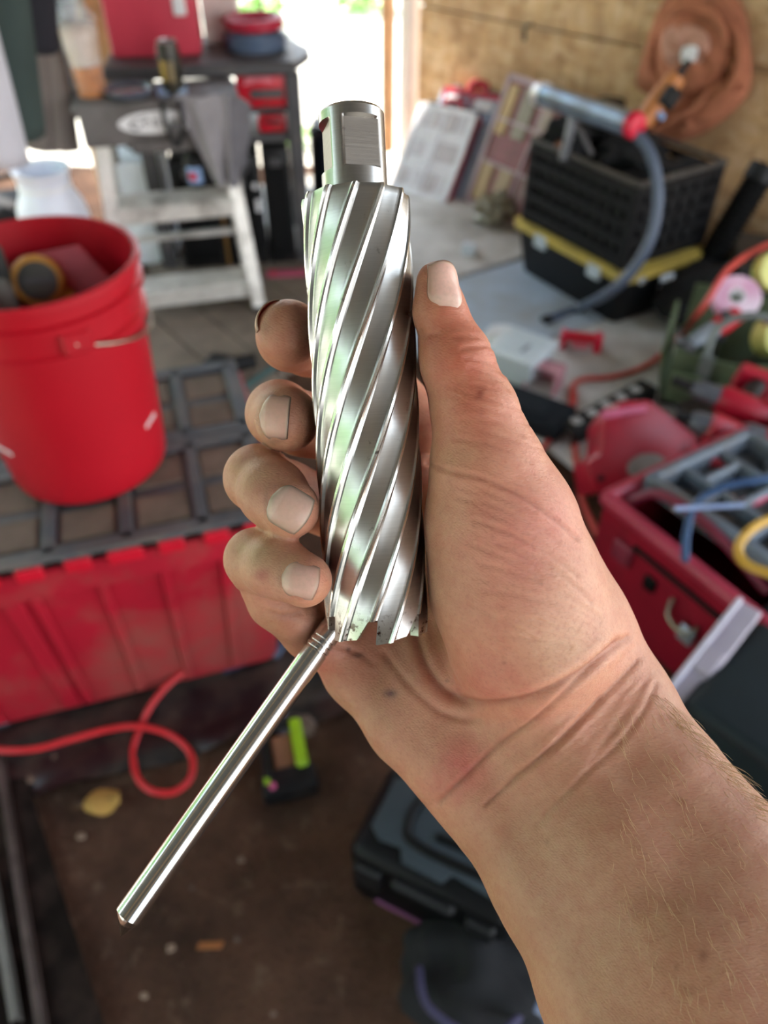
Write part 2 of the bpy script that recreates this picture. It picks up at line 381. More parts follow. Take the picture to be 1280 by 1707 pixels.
# step stool
ST = thing('step_stool', 'aluminium two-step folding stool with a grey tray top beside the bucket', 'step stool', (-.652, 2.40, 0), RAD(14))
MATT = mat('grey_tray_plastic', '#6b6665', .55, var=.1, dirt='#4c4846', dirt_amt=.3)
for sx in (-1, 1):
    MB().beam((sx*.225, 0, 0), (sx*.185, .17, .60), .045, .022, up=(0, -1, .3), bev=.003).build('front_rail', ALU, ST)
    MB().beam((sx*.215, .37, 0), (sx*.175, .26, .58), .03, .018, up=(0, 1, .3), bev=.003).build('rear_leg', ALU, ST)
    MB().box((sx*.226, -.004, .012), (.055, .034, .026), bev=.005).build('rubber_foot', BLACKP, ST)
    MB().beam((sx*.195, .08, .30), (sx*.195, .31, .33), .012, .02, bev=.002).build('side_brace', ALU, ST)
for z, y, w in ((.105, .035, .405), (.362, .108, .385)):
    st = MB().box((0, y+.045, z), (w, .125, .012), bev=.002).build('step', ALU, ST)
    MB().box((0, y-.018, z-.022), (w, .008, .052), bev=.002).build('step_lip', ALU, st)
    for k in range(5): MB().box((0, y+.00+.024*k, z+.0075), (w-.02, .006, .003), bev=.001).build('tread', ALU, st)
MB().beam((-.19, .345, .16), (.19, .345, .16), .02, .02).build('rear_bar', ALU, ST)
tray = MB().box((0, .252, .645), (.50, .225, .03), bev=.012, seg=2)
tray.box((0, .150, .595), (.47, .022, .115), bev=.008, seg=2)
trayo = tray.build('tray_top', MATT, ST)
MB().box((0, .145, .535), (.20, .012, .05), bev=.01).build('latch', MATT, ST)
# white oval badge with a dark sweep and blurred letters
M = Matrix.Translation((-.005, .137, .600)) @ Matrix.Rotation(RAD(90), 4, 'X')
badge = MB().lathe([(.0005, 0), (.5, 0), (.5, .0012), (.0005, .0012)], 48, M @ Matrix.Diagonal((.24, .064, 1, 1))).build('badge', WHITEP, ST)
badge['label'] = 'white oval badge with a dark curved stroke and lettering'
sw = smooth_path([(-.03, .018, .0018), (-.062, .012, .0018), (-.083, -.001, .0018), (-.076, -.013, .0018), (-.058, -.012, .0018), (-.054, -.003, .0018)], 6)
MB().tube(sw, [.0012+.0022*math.sin(math.pi*i/(len(sw)-1)) for i in range(len(sw))], 6, M=M).build('stroke', BLACKP, badge)
for k in range(4):
    x = -.040+.027*k
    l = MB().tube([(x, -.010, .0016), (x, .008, .0016)], .0022, 6, M=M); l.tube([(x, .008, .0016), (x+.012, .006, .0016), (x+.012, -.010, .0016)][:2+(k % 2)], .0022, 6, M=M); l.build('letter', mat('faded_black', '#4a4646', .5), badge)
STM = Matrix.Translation(ST.location) @ Matrix.Rotation(RAD(14), 4, 'Z')
def on_stool(x, y): return STM @ Vector((x, y, .661))
# iced coffee cup
TRANSP = NT('clear_plastic'); TRANSP.p.inputs['Base Color'].default_value = (.9, .92, .95, 1); TRANSP.p.inputs['Roughness'].default_value = .08; TRANSP.p.inputs['Alpha'].default_value = .12; TRANSP = TRANSP.m
c = on_stool(-.185, .235)
cup = thing('coffee_cup', 'clear plastic cup half full of orange brown iced coffee on the stool', 'cup', c)
MB().lathe([(.001, .001), (.038, .001), (.040, .004), (.045, .085)], 32, cap=(True, True)).build('drink', mat('caramel_coffee', '#c07428', .35, var=.15, scale=30), cup)
MB().lathe([(.045, .0855), (.051, .155), (.053, .178), (.04, .190), (.001, .193)], 32).build('milk_foam', mat('foam_streaks', '#e3d6cc', .4, var=.1, scale=20, dirt='#b58650', dirt_amt=.45), cup)
MB().lathe([(.001, 0), (.0395, 0), (.056, .2), (.0575, .2), (.0575, .204), (.0545, .204), (.0385, .002), (.001, .002)], 40).build('shell', TRANSP, cup)
MB().lathe([(.0585, .2), (.0585, .208), (.050, .212), (.044, .226), (.030, .238), (.012, .241), (.0115, .239), (.028, .236), (.042, .224), (.048, .21), (.056, .206), (.056, .2)], 40).build('dome_lid', TRANSP, cup)
c = on_stool(-.078, .222)
dish = thing('lid_dish', 'shiny dark grey round lid lying between coffee cup and drink can', 'lid', c)
MB().lathe([(.001, .003), (.058, .003), (.071, .012), (.076, .022), (.080, .022), (.080, .018), (.067, .0), (.001, 0)], 48).build('rim', mat('gloss_black', '#5c6270', .2, spec=.9), dish)
MB().lathe([(.001, .0035), (.048, .0035), (.048, .006), (.001, .006)], 40).build('liner', mat('scratched_tin', '#b4b6ba', .3, metal=.35), dish)
c = on_stool(.058, .215)
can = thing('drink_can', 'black and gold drink can with silver top at the right of the stool top', 'can', c)
MB().lathe([(.001, .003), (.022, .002), (.027, .003), (.033, .012), (.033, .118), (.028, .134), (.0275, .136)], 36, cap=(True, True)).build('body', mat('black_can', '#2f2e2a', .35, metal=.35, var=.3, scale=30, dirt='#6b6250', dirt_amt=.3), can)
MB().lathe([(.0275, .1355), (.0285, .139), (.0265, .1395), (.025, .134), (.001, .133)], 36).build('silver_top', mat('can_alu', '#c7c9cc', .3, metal=.95), can)
MB().box((0, -.006, .1355), (.012, .02, .0018), bev=.0006).build('pull_tab', ALU, can)
for a, c_ in ((-35, '#b99c4e'), (12, '#8d8060')):
    M = Matrix.Rotation(RAD(a), 4, 'Z')
    MB().sheet(lambda u, v: tuple(M @ Vector((.0334*math.sin((u-.5)*.6), -.0334*math.cos((u-.5)*.6), .035+.055*v))), 8, 2, .0004).build('gold_mark', mat('gold_'+c_[1:], c_, .35, metal=.6), can)
# grey rag hanging from the tray, tools hung beside it
def drape(name, label, cat, P0, P1, P2, P3, m, sag=.02, fold=5, amp=.012, nu=36, nv=30, th=.003, seed=0):
    """cloth between a top edge P0-P1 and a bottom edge P3-P2, hanging in folds"""
    P0, P1, P2, P3 = map(Vector, (P0, P1, P2, P3)); n = (P1-P0).cross(P3-P0).normalized()
    def fn(u, v):
        p = (P0*(1-u)+P1*u)*(1-v)+(P3*(1-u)+P2*u)*v
        w = math.sin(u*math.pi*fold+seed+v*1.3)*amp*(.35+.65*v)+.5*amp*mnoise.noise(Vector((u*4, v*3, seed)))
        return tuple(p+n*w+Vector((0, 0, -sag*math.sin(u*math.pi)*v+.012*mnoise.noise(Vector((u*3, seed, v))))))
    return tag(MB().sheet(fn, nu, nv, th).build(name, m, ang=180), label, cat)
RAG = mat('grey_rag', '#8d898c', .9, var=.12, scale=20, sheen=.2)
drape('rag', 'grey rag hanging over the right corner of the stool tray', 'rag', STM @ Vector((.05, .115, .672)), STM @ Vector((.215, .115, .672)), STM @ Vector((.19, .085, .44)), STM @ Vector((.135, .075, .43)), RAG, fold=3, amp=.02)
drape('rag', 'darker grey rag hanging outside the stool rail right of the first rag', 'rag', STM @ Vector((.215, .12, .665)), STM @ Vector((.29, .20, .62)), STM @ Vector((.25, .16, .45)), STM @ Vector((.175, .08, .41)), mat('dark_rag', '#6f6d72', .9, var=.12, scale=20), fold=2, amp=.015, seed=2)
c = on_stool(.015, .255)
drape('blue_wipe', 'pale blue paper wipe crumpled in front of the drink can', 'wipe', c+Vector((-.01, -.01, .01)), c+Vector((.09, -.01, .012)), c+Vector((.10, -.09, .006)), c+Vector((.02, -.10, .008)), mat('blue_paper', '#a9c4e6', .8), fold=4, amp=.008, nu=20, nv=16, th=.001)
t = thing('bottle', 'black bottle with blue and red label standing on the upper step of the stool', 'bottle', STM @ Vector((.085, .165, .3935)), RAD(10))
MB().lathe([(.001, 0), (.034, 0), (.037, .006), (.037, .075), (.030, .095), (.014, .11), (.014, .122), (.001, .122)], 28).build('body', BLACKP, t)
MB().lathe([(.0145, .118), (.018, .118), (.018, .140), (.001, .141)], 20).build('cap', BLACKP, t)
M = Matrix.Rotation(RAD(-10), 4, 'Z')
MB().sheet(lambda u, v: tuple(M @ Vector((.0375*math.sin((u-.5)*1.4), -.0375*math.cos((u-.5)*1.4), .018+.05*v))), 10, 2, .0004).build('label_wrap', mat('blue_label', '#8fb0dd', .5), t)
MB().sheet(lambda u, v: tuple(M @ Vector((.0380*math.sin((u-.75)*.7), -.0380*math.cos((u-.75)*.7), .028+.024*v))), 6, 2, .0004).build('label_mark', RED, t)
t = thing('spring_clamp', 'black spring clamp hanging from the middle of the stool tray', 'clamp', STM @ Vector((.04, .118, .645)), RAD(14))
MB().tube(smooth_path([(-.02, 0, .02), (-.024, -.012, -.03), (-.012, -.016, -.09), (.0, -.016, -.105)], 6), .008, 10).build('jaw', BLACKP, t)
MB().tube(smooth_path([(.025, 0, .02), (.028, -.012, -.03), (.012, -.016, -.09), (.0, -.016, -.105)], 6), .008, 10).build('jaw', BLACKP, t)
MB().cyl((0, -.026, -.055), (0, -.004, -.055), .011).build('pivot', DGREY, t)
# white things behind the stool
t = thing('white_box', 'tall white corrugated box on the floor behind the stool', 'box', (-.915, 2.93, 0), RAD(6))
MB().box((0, 0, .19), (.20, .20, .38), bev=.006).build('body', mat('white_card', '#e6eaf4', .7), t); MB().box((0, -.02, .3825), (.205, .12, .005), (RAD(3), 0, 0), .001).build('flap', mat('white_card', '#e6eaf4'), t)
t = thing('white_bin', 'white translucent bin bag standing behind the red bucket', 'bag', (-1.02, 2.36, 0), RAD(8))
MB().lathe([(.001, 0), (.10, .0), (.118, .05), (.12, .2), (.10, .34), (.07, .39), (.085, .43), (.065, .425), (.055, .38), (.001, .36)], 28).build('bag', mat('white_film', '#dfe3ef', .35, var=.06, bump=.5, bscale=14), t)
MB().tube([(.073*math.cos(a), .073*math.sin(a), .390) for a in np.linspace(0, 2*math.pi, 24, endpoint=False)], .006, 8, closed=True).build('tie', WHITEP, t); t.scale = (1, 1, 1.22)
t = thing('tool_bag', 'black and dark red tool bag on the floor left behind the bucket', 'bag', (-1.36, 2.90, 0), RAD(25))
MB().box((0, 0, .12), (.36, .22, .24), bev=.03, seg=3).build('body', mat('black_cloth', '#1c191c', .85), t); MB().box((0, 0, .175), (.368, .228, .05), bev=.012).build('band', mat('dark_red_cloth', '#5e1424', .8), t)
MB().tube(smooth_path([(-.1, -.04, .235), (-.08, -.05, .32), (.08, -.05, .32), (.1, -.04, .235)], 6), .01, 10).build('handle', BLACKP, t)
# clothes hanging on a rail at the left
railz = 1.62
rl = thing('clothes_rail', 'steel clothes rail holding jackets at the left', 'rail', (-1.55, 2.5, 0))
MB().tube([(-.6, -.1, railz), (.62, .35, railz)], .012, 12).build('bar', STEELW, rl)
for x, y in ((-.58, -.09), (.60, .34)): MB().tube([(x, y, 0), (x, y, railz+.02)], .014, 12).build('post', STEELW, rl)
def jacket(name, label, px0, px1, pyb, y, m, th=.05, seed=0, cat='jacket', fold=4, px0t=None, px1t=None):
    a = aty(px0, pyb, y); b_ = aty(px1, pyb, y+.03); 
    top0 = aty(px0t if px0t is not None else px0, -60, y); top1 = aty(px1t if px1t is not None else px1, -60, y+.03)
    k = (railz-a.z)/(top0.z-a.z)
    P0 = a+(top0-a)*k; P1 = b_+(top1-b_)*k; P0.z = P1.z = railz
    return drape(name, label, cat, P0, P1, b_, a, m, fold=fold, amp=.022, th=th, seed=seed, sag=.01)
jacket('work_shirt', 'long white work shirt hanging leftmost on the clothes rail', -70, 34, 262, 2.05, mat('white_cotton', '#cfcfd8', .9, var=.06, scale=6), seed=1, px0t=-160, px1t=-52)
jacket('rain_jacket', 'dark green jacket hanging between white shirt and black jacket', -20, 62, 215, 2.22, mat('dark_green_cloth', '#3c4a47', .9, var=.12, scale=6), seed=2, px0t=-60, px1t=30)
jacket('black_jacket', 'black padded jacket hanging right of the green jacket', 20, 92, 72, 2.42, mat('black_cotton', '#24232b', .9, var=.15, scale=6), seed=3, px0t=-6, px1t=86)
jacket('grey_coat', 'long grey brown coat hanging behind the black jacket', 48, 112, 240, 2.62, mat('taupe_cloth', '#6e6561', .9, var=.15, scale=6), seed=4, px0t=10, px1t=80)
jacket('pale_towel', 'pale grey towel hanging at the right end of the clothes rail', 94, 122, 185, 2.70, mat('pale_cloth', '#c3ccd2', .9, var=.06, scale=6), seed=5, px0t=76, px1t=112, cat='towel', fold=2, th=.02)
# post and second post behind
p = aty(205, 152, 3.15)
b = MB().box((p.x-.02, 3.15, 1.26), (.085, .085, 2.54), bev=.004); tag(b.build('trim_7', WOOD), kind='structure')
MB().box((p.x-.085, 3.13, 1.26), (.05, .06, 2.5), bev=.003).build('board', PALEWOOD, bpy.data.objects['trim_7'])
p = aty(120, 40, 3.3); b = MB().box((p.x, 3.3, 1.26), (.09, .05, 2.54), bev=.004); tag(b.build('trim_8', PALEWOOD), kind='structure')
# bench with red box, hose coil, chargers
BT = .70
bench = thing('work_bench', 'dark grey folding work bench beside the bright doorway', 'bench', (-.62, 2.98, 0), RAD(8))
BW = .62
MB().box((0, 0, BT-.02), (BW, .42, .04), bev=.01).build('top', DGREY, bench)
MB().prism([(BW/2-.01, -.20), (BW/2+.055, -.05), (BW/2+.055, .03), (BW/2-.01, .19)], BT-.034, BT-.008, bev=.004).build('end_lip', DGREY, bench)
MB().box((0, .02, BT-.155), (BW-.04, .36, .016), bev=.004).build('shelf', DGREY, bench)
MB().box((0, .02, BT-.245), (BW-.04, .36, .03), bev=.004).build('lower_shelf', DGREY, bench)
for sx in (-1, 1):
    for sy in (-1, 1): MB().box((sx*(BW/2-(.015 if sx > 0 else .09)), sy*.16, (BT-.04)/2), (.05, .04, BT-.04), bev=.004).build('leg', DGREY, bench)
BM = Matrix.Translation((-.62, 2.98, 0)) @ Matrix.Rotation(RAD(8), 4, 'Z')
t = thing('red_case', 'tall red storage case with a white latch on the bench', 'case', BM @ Vector((-.14, .03, BT)), RAD(8))
MB().box((0, 0, .21), (.29, .24, .42), bev=.012, seg=2).build('body', mat('coral_red', '#c83a4e', .5, var=.05), t)
MB().box((.095, -.122, .150), (.04, .01, .07), bev=.004).build('latch', WHITEP, t)
MB().box((0, 0, .425), (.16, .03, .02), bev=.004).build('handle', RED, t)
t = thing('white_carton', 'small off-white carton right of the red case on the bench', 'carton', BM @ Vector((.075, .13, BT)), RAD(4))
MB().box((0, 0, .09), (.12, .11, .18), bev=.003).build('body', mat('carton', '#d9cfc8', .8), t); MB().box((0, 0, .182), (.122, .05, .004)).build('tape', mat('carton_tape', '#b89f80', .4), t)
t = thing('hose_coil', 'red air hose coil lying on top of a blue grey coil on the bench', 'hose', BM @ Vector((.185, -.01, BT+.058)))
for r_, z_ in ((.092, .0), (.080, .004), (.068, .008), (.096, .016), (.084, .018)): MB().tube([(r_*math.cos(a), r_*math.sin(a), z_+.012) for a in np.linspace(0, 2*math.pi, 40, endpoint=False)], .0085, 10, closed=True).build('loop', mat('crimson_hose', '#b3203c', .4), t)
t = thing('hose_coil', 'blue grey hose coil lying under the red coil on the bench', 'hose', BM @ Vector((.185, -.01, BT)))
for r_, z_ in ((.095, .0), (.10, .014), (.098, .030), (.085, .034), (.08, .012)): MB().tube([(r_*math.cos(a), r_*math.sin(a), z_+.011) for a in np.linspace(0, 2*math.pi, 40, endpoint=False)], .009, 10, closed=True).build('loop', mat('slate_hose', '#4e5f78', .4), t)
t = thing('tool_case', 'red tool case with dark grey panel on the upper bench shelf', 'case', BM @ Vector((.19, -.10, BT-.147)), RAD(8))
MB().box((0, 0, .054), (.17, .13, .106), bev=.01, seg=2).build('body', RED, t); MB().box((.015, -.066, .045), (.11, .008, .028), bev=.003).build('panel', DGREY, t); MB().prism([(-.05, -.012), (.0, .0), (.05, -.006), (.045, .012), (-.04, .012)], -.004, .003, Matrix.Translation((-.01, -.066, .084)) @ Matrix.Rotation(RAD(90), 4, 'X')).build('white_mark', mat('pale_red', '#e07a86', .5), t)
t = thing('red_reel', 'round red reel on the upper bench shelf left of the red tool case', 'reel', BM @ Vector((.045, -.12, BT-.147)), RAD(8))
MB().lathe([(.001, -.03), (.045, -.03), (.048, -.024), (.048, .024), (.045, .03), (.001, .03)], 32, Matrix.Translation((0, 0, .048)) @ Matrix.Rotation(RAD(90), 4, 'X')).build('drum', RED, t); MB().cyl((0, -.036, .048), (0, .036, .048), .012).build('hub', BLACKP, t)
t = thing('red_pouch', 'small red pouch on the lower bench shelf', 'pouch', BM @ Vector((.215, -.10, BT-.230)), RAD(8))
MB().box((0, 0, .028), (.10, .10, .056), bev=.012, seg=2).build('body', RED, t); MB().box((0, -.052, .036), (.06, .004, .012), bev=.001).build('flap', BLACKP, t)
# tall black cases under the bench
for i, (x, w, h, lab) in enumerate(((-.08, .165, .40, 'black tool case under the bench with a brass edged side'), (.082, .14, .41, 'middle black tool case under the bench with white tags'), (.212, .10, .43, 'rightmost black case under the bench end next to the doorway'))):
    t = thing('black_case', lab, 'case', BM @ Vector((x, -.035, 0)), RAD(8), group='black cases under the bench')
    MB().box((0, 0, h/2), (w, .30, h), bev=.012, seg=2).build('body', BLACKP, t)
    MB().box((0, -.153, h*.5), (w*.72, .006, h*.8), bev=.004).build('front_panel', mat('matt_black', '#08090a', .6, spec=.2), t)
    MB().box((0, -.16, h*.90), (w*.45, .016, .03), bev=.005).build('handle', DGREY, t)
    if i == 1:
        MB().box((.055, -.1575, h*.58), (.018, .004, .045), bev=.001).build('tag', WHITEP, t); MB().box((.05, -.1575, h*.75), (.016, .004, .02), bev=.001).build('tag', WHITEP, t); MB().box((-.02, -.158, h*.84), (.07, .004, .08), bev=.002).build('grey_panel', DGREY, t)
    if i == 0: MB().box((w/2+.001, -.151, h*.5), (.012, .012, h), bev=.002).build('edge_strip', mat('brass_brown', '#7a5a2c', .5), t)
t = thing('black_tool_chest', 'dark grey upright drum at the doorway end of the bench', 'drum', (-.175, 3.03, 0))
MB().lathe([(.001, 0), (.10, 0), (.105, .01), (.102, .2), (.106, .21), (.102, .22), (.10, .42), (.105, .43), (.09, .445), (.001, .445)], 36).build('body', mat('drum_black', '#1b1f27', .4), t); MB().lathe([(.09, .445), (.092, .46), (.001, .462)], 32).build('lid', BLACKP, t)
t = thing('red_strip', 'flat red plastic strip on the floor in front of the black cases', 'strip', atz(478, 458, 0.012), RAD(6))
MB().box((0, 0, .006), (.15, .045, .012), bev=.003).build('bar', mat('pink_red', '#b8506a', .5), t); MB().box((-.05, 0, .0135), (.02, .03, .003)).build('clip', RED, t)
# battery on the lid edge
t = thing('power_tool', 'black power tool with red tip lying beyond the tote lid', 'tool', atz(372, 622, .03)+Vector((0, 0, -.015)), RAD(-20))
MB().box((0, 0, .035), (.10, .075, .06), bev=.012, seg=2).build('battery', BLACKP, t); MB().tube([(.03, .0, .05), (.09, .05, .05)], [.026, .022], 16).build('housing', BLACKP, t); MB().tube([(.0, -.03, .045), (.015, -.065, .04)], [.014, .009], 14).build('red_tip', RED, t)
t = thing('teal_bar', 'thin green painted bar lying on the planks behind the fingers', 'bar', (0, 0, 0))
a, b_ = atz(378, 668, .02), atz(470, 602, .02); MB().beam(a, b_, .02, .016, bev=.003).build('tube', mat('teal_paint', '#4c6a68', .5), t); MB().beam(b_, b_+(b_-a).normalized()*.02, .024, .02, bev=.003).build('end_cap', BLACKP, t)
t = thing('grey_bar', 'long grey channel bar lying diagonally behind the tote', 'bar', (0, 0, 0))
a, b_ = atz(335, 622, .03), atz(452, 790, .03); MB().beam(a, b_, .05, .03, bev=.004).build('channel', mat('grey_channel', '#74757c', .5, dirt='#5f564e', dirt_amt=.3), t); MB().beam(a+Vector((-.03, .0, 0)), b_+Vector((-.03, 0, 0)), .008, .045, bev=.002).build('flange', mat('blue_grey', '#4d5563', .5), t)
# ================================================================== right side
PLY = mat('dusty_plywood', '#cfcbc6', .8, var=.1, scale=4, dirt='#8d8479', dirt_amt=.35)
GREYPLY = mat('grey_sheet', '#aebccb', .6, var=.1, scale=4, dirt='#9a948c', dirt_amt=.35)
# boards on the floor under the wall
bdir = (atz(890, 430, .02)-atz(770, 466, .02)).normalized(); ba = math.atan2(bdir.y, bdir.x); bn = Vector((-bdir.y, bdir.x, 0))
o_ = atz(770, 466, 0)
for i, (c, s, m) in enumerate(((o_+bdir*.10+bn*.62, (1.05, 1.22), PLY), (o_+bdir*.05-bn*.265, (1.0, .50), GREYPLY), (o_+bdir*.22-bn*.80, (1.25, .55), PLY))):
    MB().box((c.x, c.y, .009-.001*i), (s[0], s[1], .018), (0, 0, ba), .002).build('sheet', m, floor)
# parts organisers leaning against the wall
REDF = mat('organiser_red', '#b01c34', .45, var=.1); CLEARW = mat('clear_lid_white', '#f4f4fa', .22, var=.06, scale=8, spec=.8); CUPW = mat('organiser_cup', '#c9c2bd', .4, var=.15, scale=8)
def organiser(label, BL, BR, TLd, H, fcol, lcol, cups, handle=True, thick=.055, name='parts_organiser'):
    """flat case standing on the edge BL-BR and leaning along TLd"""
    BL, BR = Vector(BL), Vector(BR); x = (BR-BL); W = x.length; x.normalize(); y = Vector(TLd); y = (y-x*y.dot(x)).normalized(); z = x.cross(y)
    if z.dot(Vector((0, -1, .3))) < 0: z = -z; 
    M = Matrix((x, y, z)).transposed().to_4x4(); M.translation = BL
    t = thing(name, label, 'organiser', group='parts organisers along the OSB wall'); t.matrix_world = M
    b = MB(); b.box((W/2, H/2, -thick*.5), (W, H, thick), bev=.012, seg=2); b.build('case', fcol, t)
    b = MB()
    for c, s in (((W/2, .012, .003), (W, .024, .014)), ((W/2, H-.012, .003), (W, .024, .014)), ((.012, H/2, .003), (.024, H, .014)), ((W-.012, H/2, .003), (.024, H, .014))): b.box(c, s, bev=.003)
    b.build('lid_frame', lcol, t)
    MB().box((W/2, H/2, -.001), (W-.04, H-.04, .004)).build('clear_lid', lcol if handle else fcol, t)
    for (u, v, w, h, c) in cups:
        b = MB(); b.box((u*W, v*H, .0045), (w*W, h*H, .007), bev=.002); b.build('compartment', mat('cup_'+c[1:], c, .4, var=.15, scale=10), t)
    for (u0, v0, u1, v1) in ((.5, .03, .5, .97), (.03, .36, .97, .36), (.03, .68, .97, .68)):
        MB().beam((u0*W, v0*H, .004), (u1*W, v1*H, .004), .012, .010, up=(0, 0, 1)).build('divider', lcol, t)
    if handle:
        MB().tube(smooth_path([(W*.36, H-.01, -thick*.5), (W*.37, H+.035, -thick*.5), (W*.5, H+.045, -thick*.5), (W*.63, H+.035, -thick*.5), (W*.64, H-.01, -thick*.5)], 6), .011, 10).build('handle', REDF, t)
        for u in (.2, .8): MB().box((u*W, H+.004, -.012), (.05, .022, .03), bev=.004).build('latch', DGREY, t)
    return t
w1 = '#cfc8ca'; w2 = '#dedbe0'
BL, BR = atz(648, 318, .01), atz(742, 342, .01)
up = aty(792, 188, 3.62)-BR
organiser('white lidded parts organiser with red back leaning nearest the doorway', BL, BR, up, up.length, REDF, CLEARW, [(.14,.2,.15,.16,w1),(.38,.2,.15,.16,w2),(.63,.18,.17,.2,w1),(.86,.18,.17,.2,w2),(.2,.52,.2,.16,w2),(.74,.52,.38,.2,w1),(.14,.84,.15,.16,w2),(.38,.84,.15,.16,w1),(.63,.84,.17,.2,w1),(.86,.84,.17,.2,w2)])
off = Vector((.707, .707, 0))*.085+Vector((.03, -.03, 0))
organiser('grey lidded organiser with red handle standing behind the white one', BL+off, BR+off, up+Vector((.02, .02, .05)), up.length+.05, mat('slate_case', '#5d6a7c', .4), mat('slate_lid', '#8593a8', .3), [(.2,.9,.2,.1,w2),(.75,.9,.3,.1,w2)])
off2 = off*1.9+Vector((-.03, .03, 0))
organiser('dark red organiser with its handle up, rearmost beside the doorway', BL+off2, BR+off2, up+Vector((-.02, -.02, .10)), up.length+.015, REDF, REDF, [])
BL3, BR3 = atz(774, 338, .01), atz(905, 402, .01); T3 = aty(803, 118, 3.67)-BL3
organiser('wide pinkish clear organiser with screws leaning on the wall beside the milk crate', BL3, BR3, T3, T3.length, mat('maroon_case', '#7c3a44', .45), mat('pinkish_lid', '#a88c94', .3, var=.1, scale=8), [(.12,.75,.12,.36,'#b08c5c'),(.33,.76,.16,.36,'#84786a'),(.55,.75,.13,.36,'#a08a80'),(.8,.75,.2,.36,'#8a6a5c'),(.14,.22,.14,.3,'#a3825c'),(.36,.22,.16,.3,'#9a7d62'),(.7,.22,.3,.3,'#7f5d5c')], handle=False)
# small hook on the wall
p = aty(812, 30, 3.55); t = thing('wall_hook', 'short black strap hanging on the OSB wall above the organisers', 'hook', (0, 0, 0))
h = wallp(.62, .655); MB().tube([h+WN*.0, h+WN*.02, h+WN*.022+WD*.005+Vector((0, 0, -.05))], .008, 8).build('strap', BLACKP, t); MB().cyl(h-WN*.03, h+WN*.028, .006).build('nail', STEELW, t)
# clear bag and tiny box on the boards
t = thing('plastic_bag', 'crumpled clear brownish plastic bag on the boards below the pinkish organiser', 'bag', atz(822, 372, .012))
MB().blob((0, 0, .055), (.085, .06, .06), 4, .5, 2.6, 3).build('bag', mat('cloudy_film', '#8d8674', .25, var=.35, scale=30, spec=.8), t); MB().blob((.02, -.02, .11), (.03, .025, .03), 3, .5, 3, 5).build('knot', mat('cloudy_film', '#8d8674'), t)
t = thing('small_carton', 'tiny white box lying on the boards left of the black tote', 'box', atz(781, 424, .013), RAD(-15))
MB().box((0, 0, .022), (.05, .04, .044), bev=.003).build('body', mat('pale_blue_card', '#c8d2da', .6), t); MB().box((0, 0, .0445), (.05, .012, .002)).build('tape', CLEARW, t)
# black tote with yellow rim and the milk crate on it
CRZ = RAD(32); cx_ = Vector((math.cos(CRZ), math.sin(CRZ), 0)); cy_ = Vector((-math.sin(CRZ), math.cos(CRZ), 0))
cc = Vector((.770, 2.30, 0)); LW, LD = .40, .56
c0 = cc+cx_*LW/2+cy_*LD/2
t = thing('black_tote', 'black storage tote with yellow lid rim under the milk crate', 'tote', (c0.x, c0.y, .012), CRZ)
b = MB(); loft(b, [ring(0, LW-.07, LD-.07), ring(.17, LW-.012, LD-.012)]); b.build('body', mat('satin_black', '#0a0b0e', .45, var=.2, spec=.3), t)
b = MB(); loft(b, [ring(.168, LW+.01, LD+.01), ring(.192, LW+.014, LD+.014), ring(.197, LW-.03, LD-.03)]); b.build('lid', mat('dusty_yellow', '#cbb156', .5, var=.12, dirt='#8f7c48', dirt_amt=.3), t)
for y0 in (-.15, .12): MB().box((-LW/2-.006, y0, .165), (.016, .06, .045), bev=.004).build('latch', mat('pale_latch', '#b9c3cc', .4), t)
MB().box((.02, -LD/2-.004, .120), (.10, .012, .012), bev=.003).build('label', mat('grey_print', '#8a929c', .5), t)
# milk crate: posts, rims and slats, each a piece
crt = thing('milk_crate', 'black plastic milk crate heaped with tools on the black tote', 'crate', (c0.x, c0.y, .212), CRZ)
KW, KD, KH = .385, .50, .275
CRM = mat('crate_black', '#0b0b0e', .5, var=.3, spec=.28)
for sx in (-1, 1): MB().box((sx*(KW/2-.017), 0, .12), (.004, KD-.05, .22)).build('dark_backing', mat('crate_inner', '#060607', .7), crt)  # dark sheets added behind the slats to blacken the gaps
for sy in (-1, 1): MB().box((0, sy*(KD/2-.017), .12), (KW-.05, .004, .22)).build('dark_backing', mat('crate_inner', '#060607', .7), crt)
RIM = mat('scuffed_rim', '#4a4642', .6, var=.2)
MB().box((0, 0, .006), (KW-.01, KD-.01, .012), bev=.002).build('base', CRM, crt)
for sx in (-1, 1):
    for sy in (-1, 1): MB().box((sx*(KW/2-.014), sy*(KD/2-.014), KH/2), (.03, .03, KH), bev=.004).build('post', CRM, crt)
for zz, m in ((.03, CRM), (.085, CRM), (.14, CRM), (.195, CRM), (.245, CRM)):
    for sx in (-1, 1): MB().box((sx*(KW/2-.006), 0, zz), (.012, KD-.03, .022), bev=.002).build('slat', m, crt)
    for sy in (-1, 1): MB().box((0, sy*(KD/2-.006), zz), (KW-.03, .012, .022), bev=.002).build('slat', m, crt)
for sx in (-1, 1):
    for k in range(9): MB().box((sx*(KW/2-.007), -KD/2+.055+k*.049, .13), (.009, .012, .23), bev=.001).build('upright', CRM, crt)
    MB().box((sx*(KW/2-.004), 0, KH-.004), (.02, KD, .012), bev=.003).build('rim', RIM, crt)
for sy in (-1, 1):
    for k in range(6): MB().box((-KW/2+.055+k*.055, sy*(KD/2-.007), .13), (.012, .009, .23), bev=.001).build('upright', CRM, crt)
    MB().box((0, sy*(KD/2-.004), KH-.004), (KW, .02, .012), bev=.003).build('rim', RIM, crt)
KM = Matrix.Translation((c0.x, c0.y, .212)) @ Matrix.Rotation(CRZ, 4, 'Z')
def in_crate(x, y, z): return KM @ Vector((x, y, z))
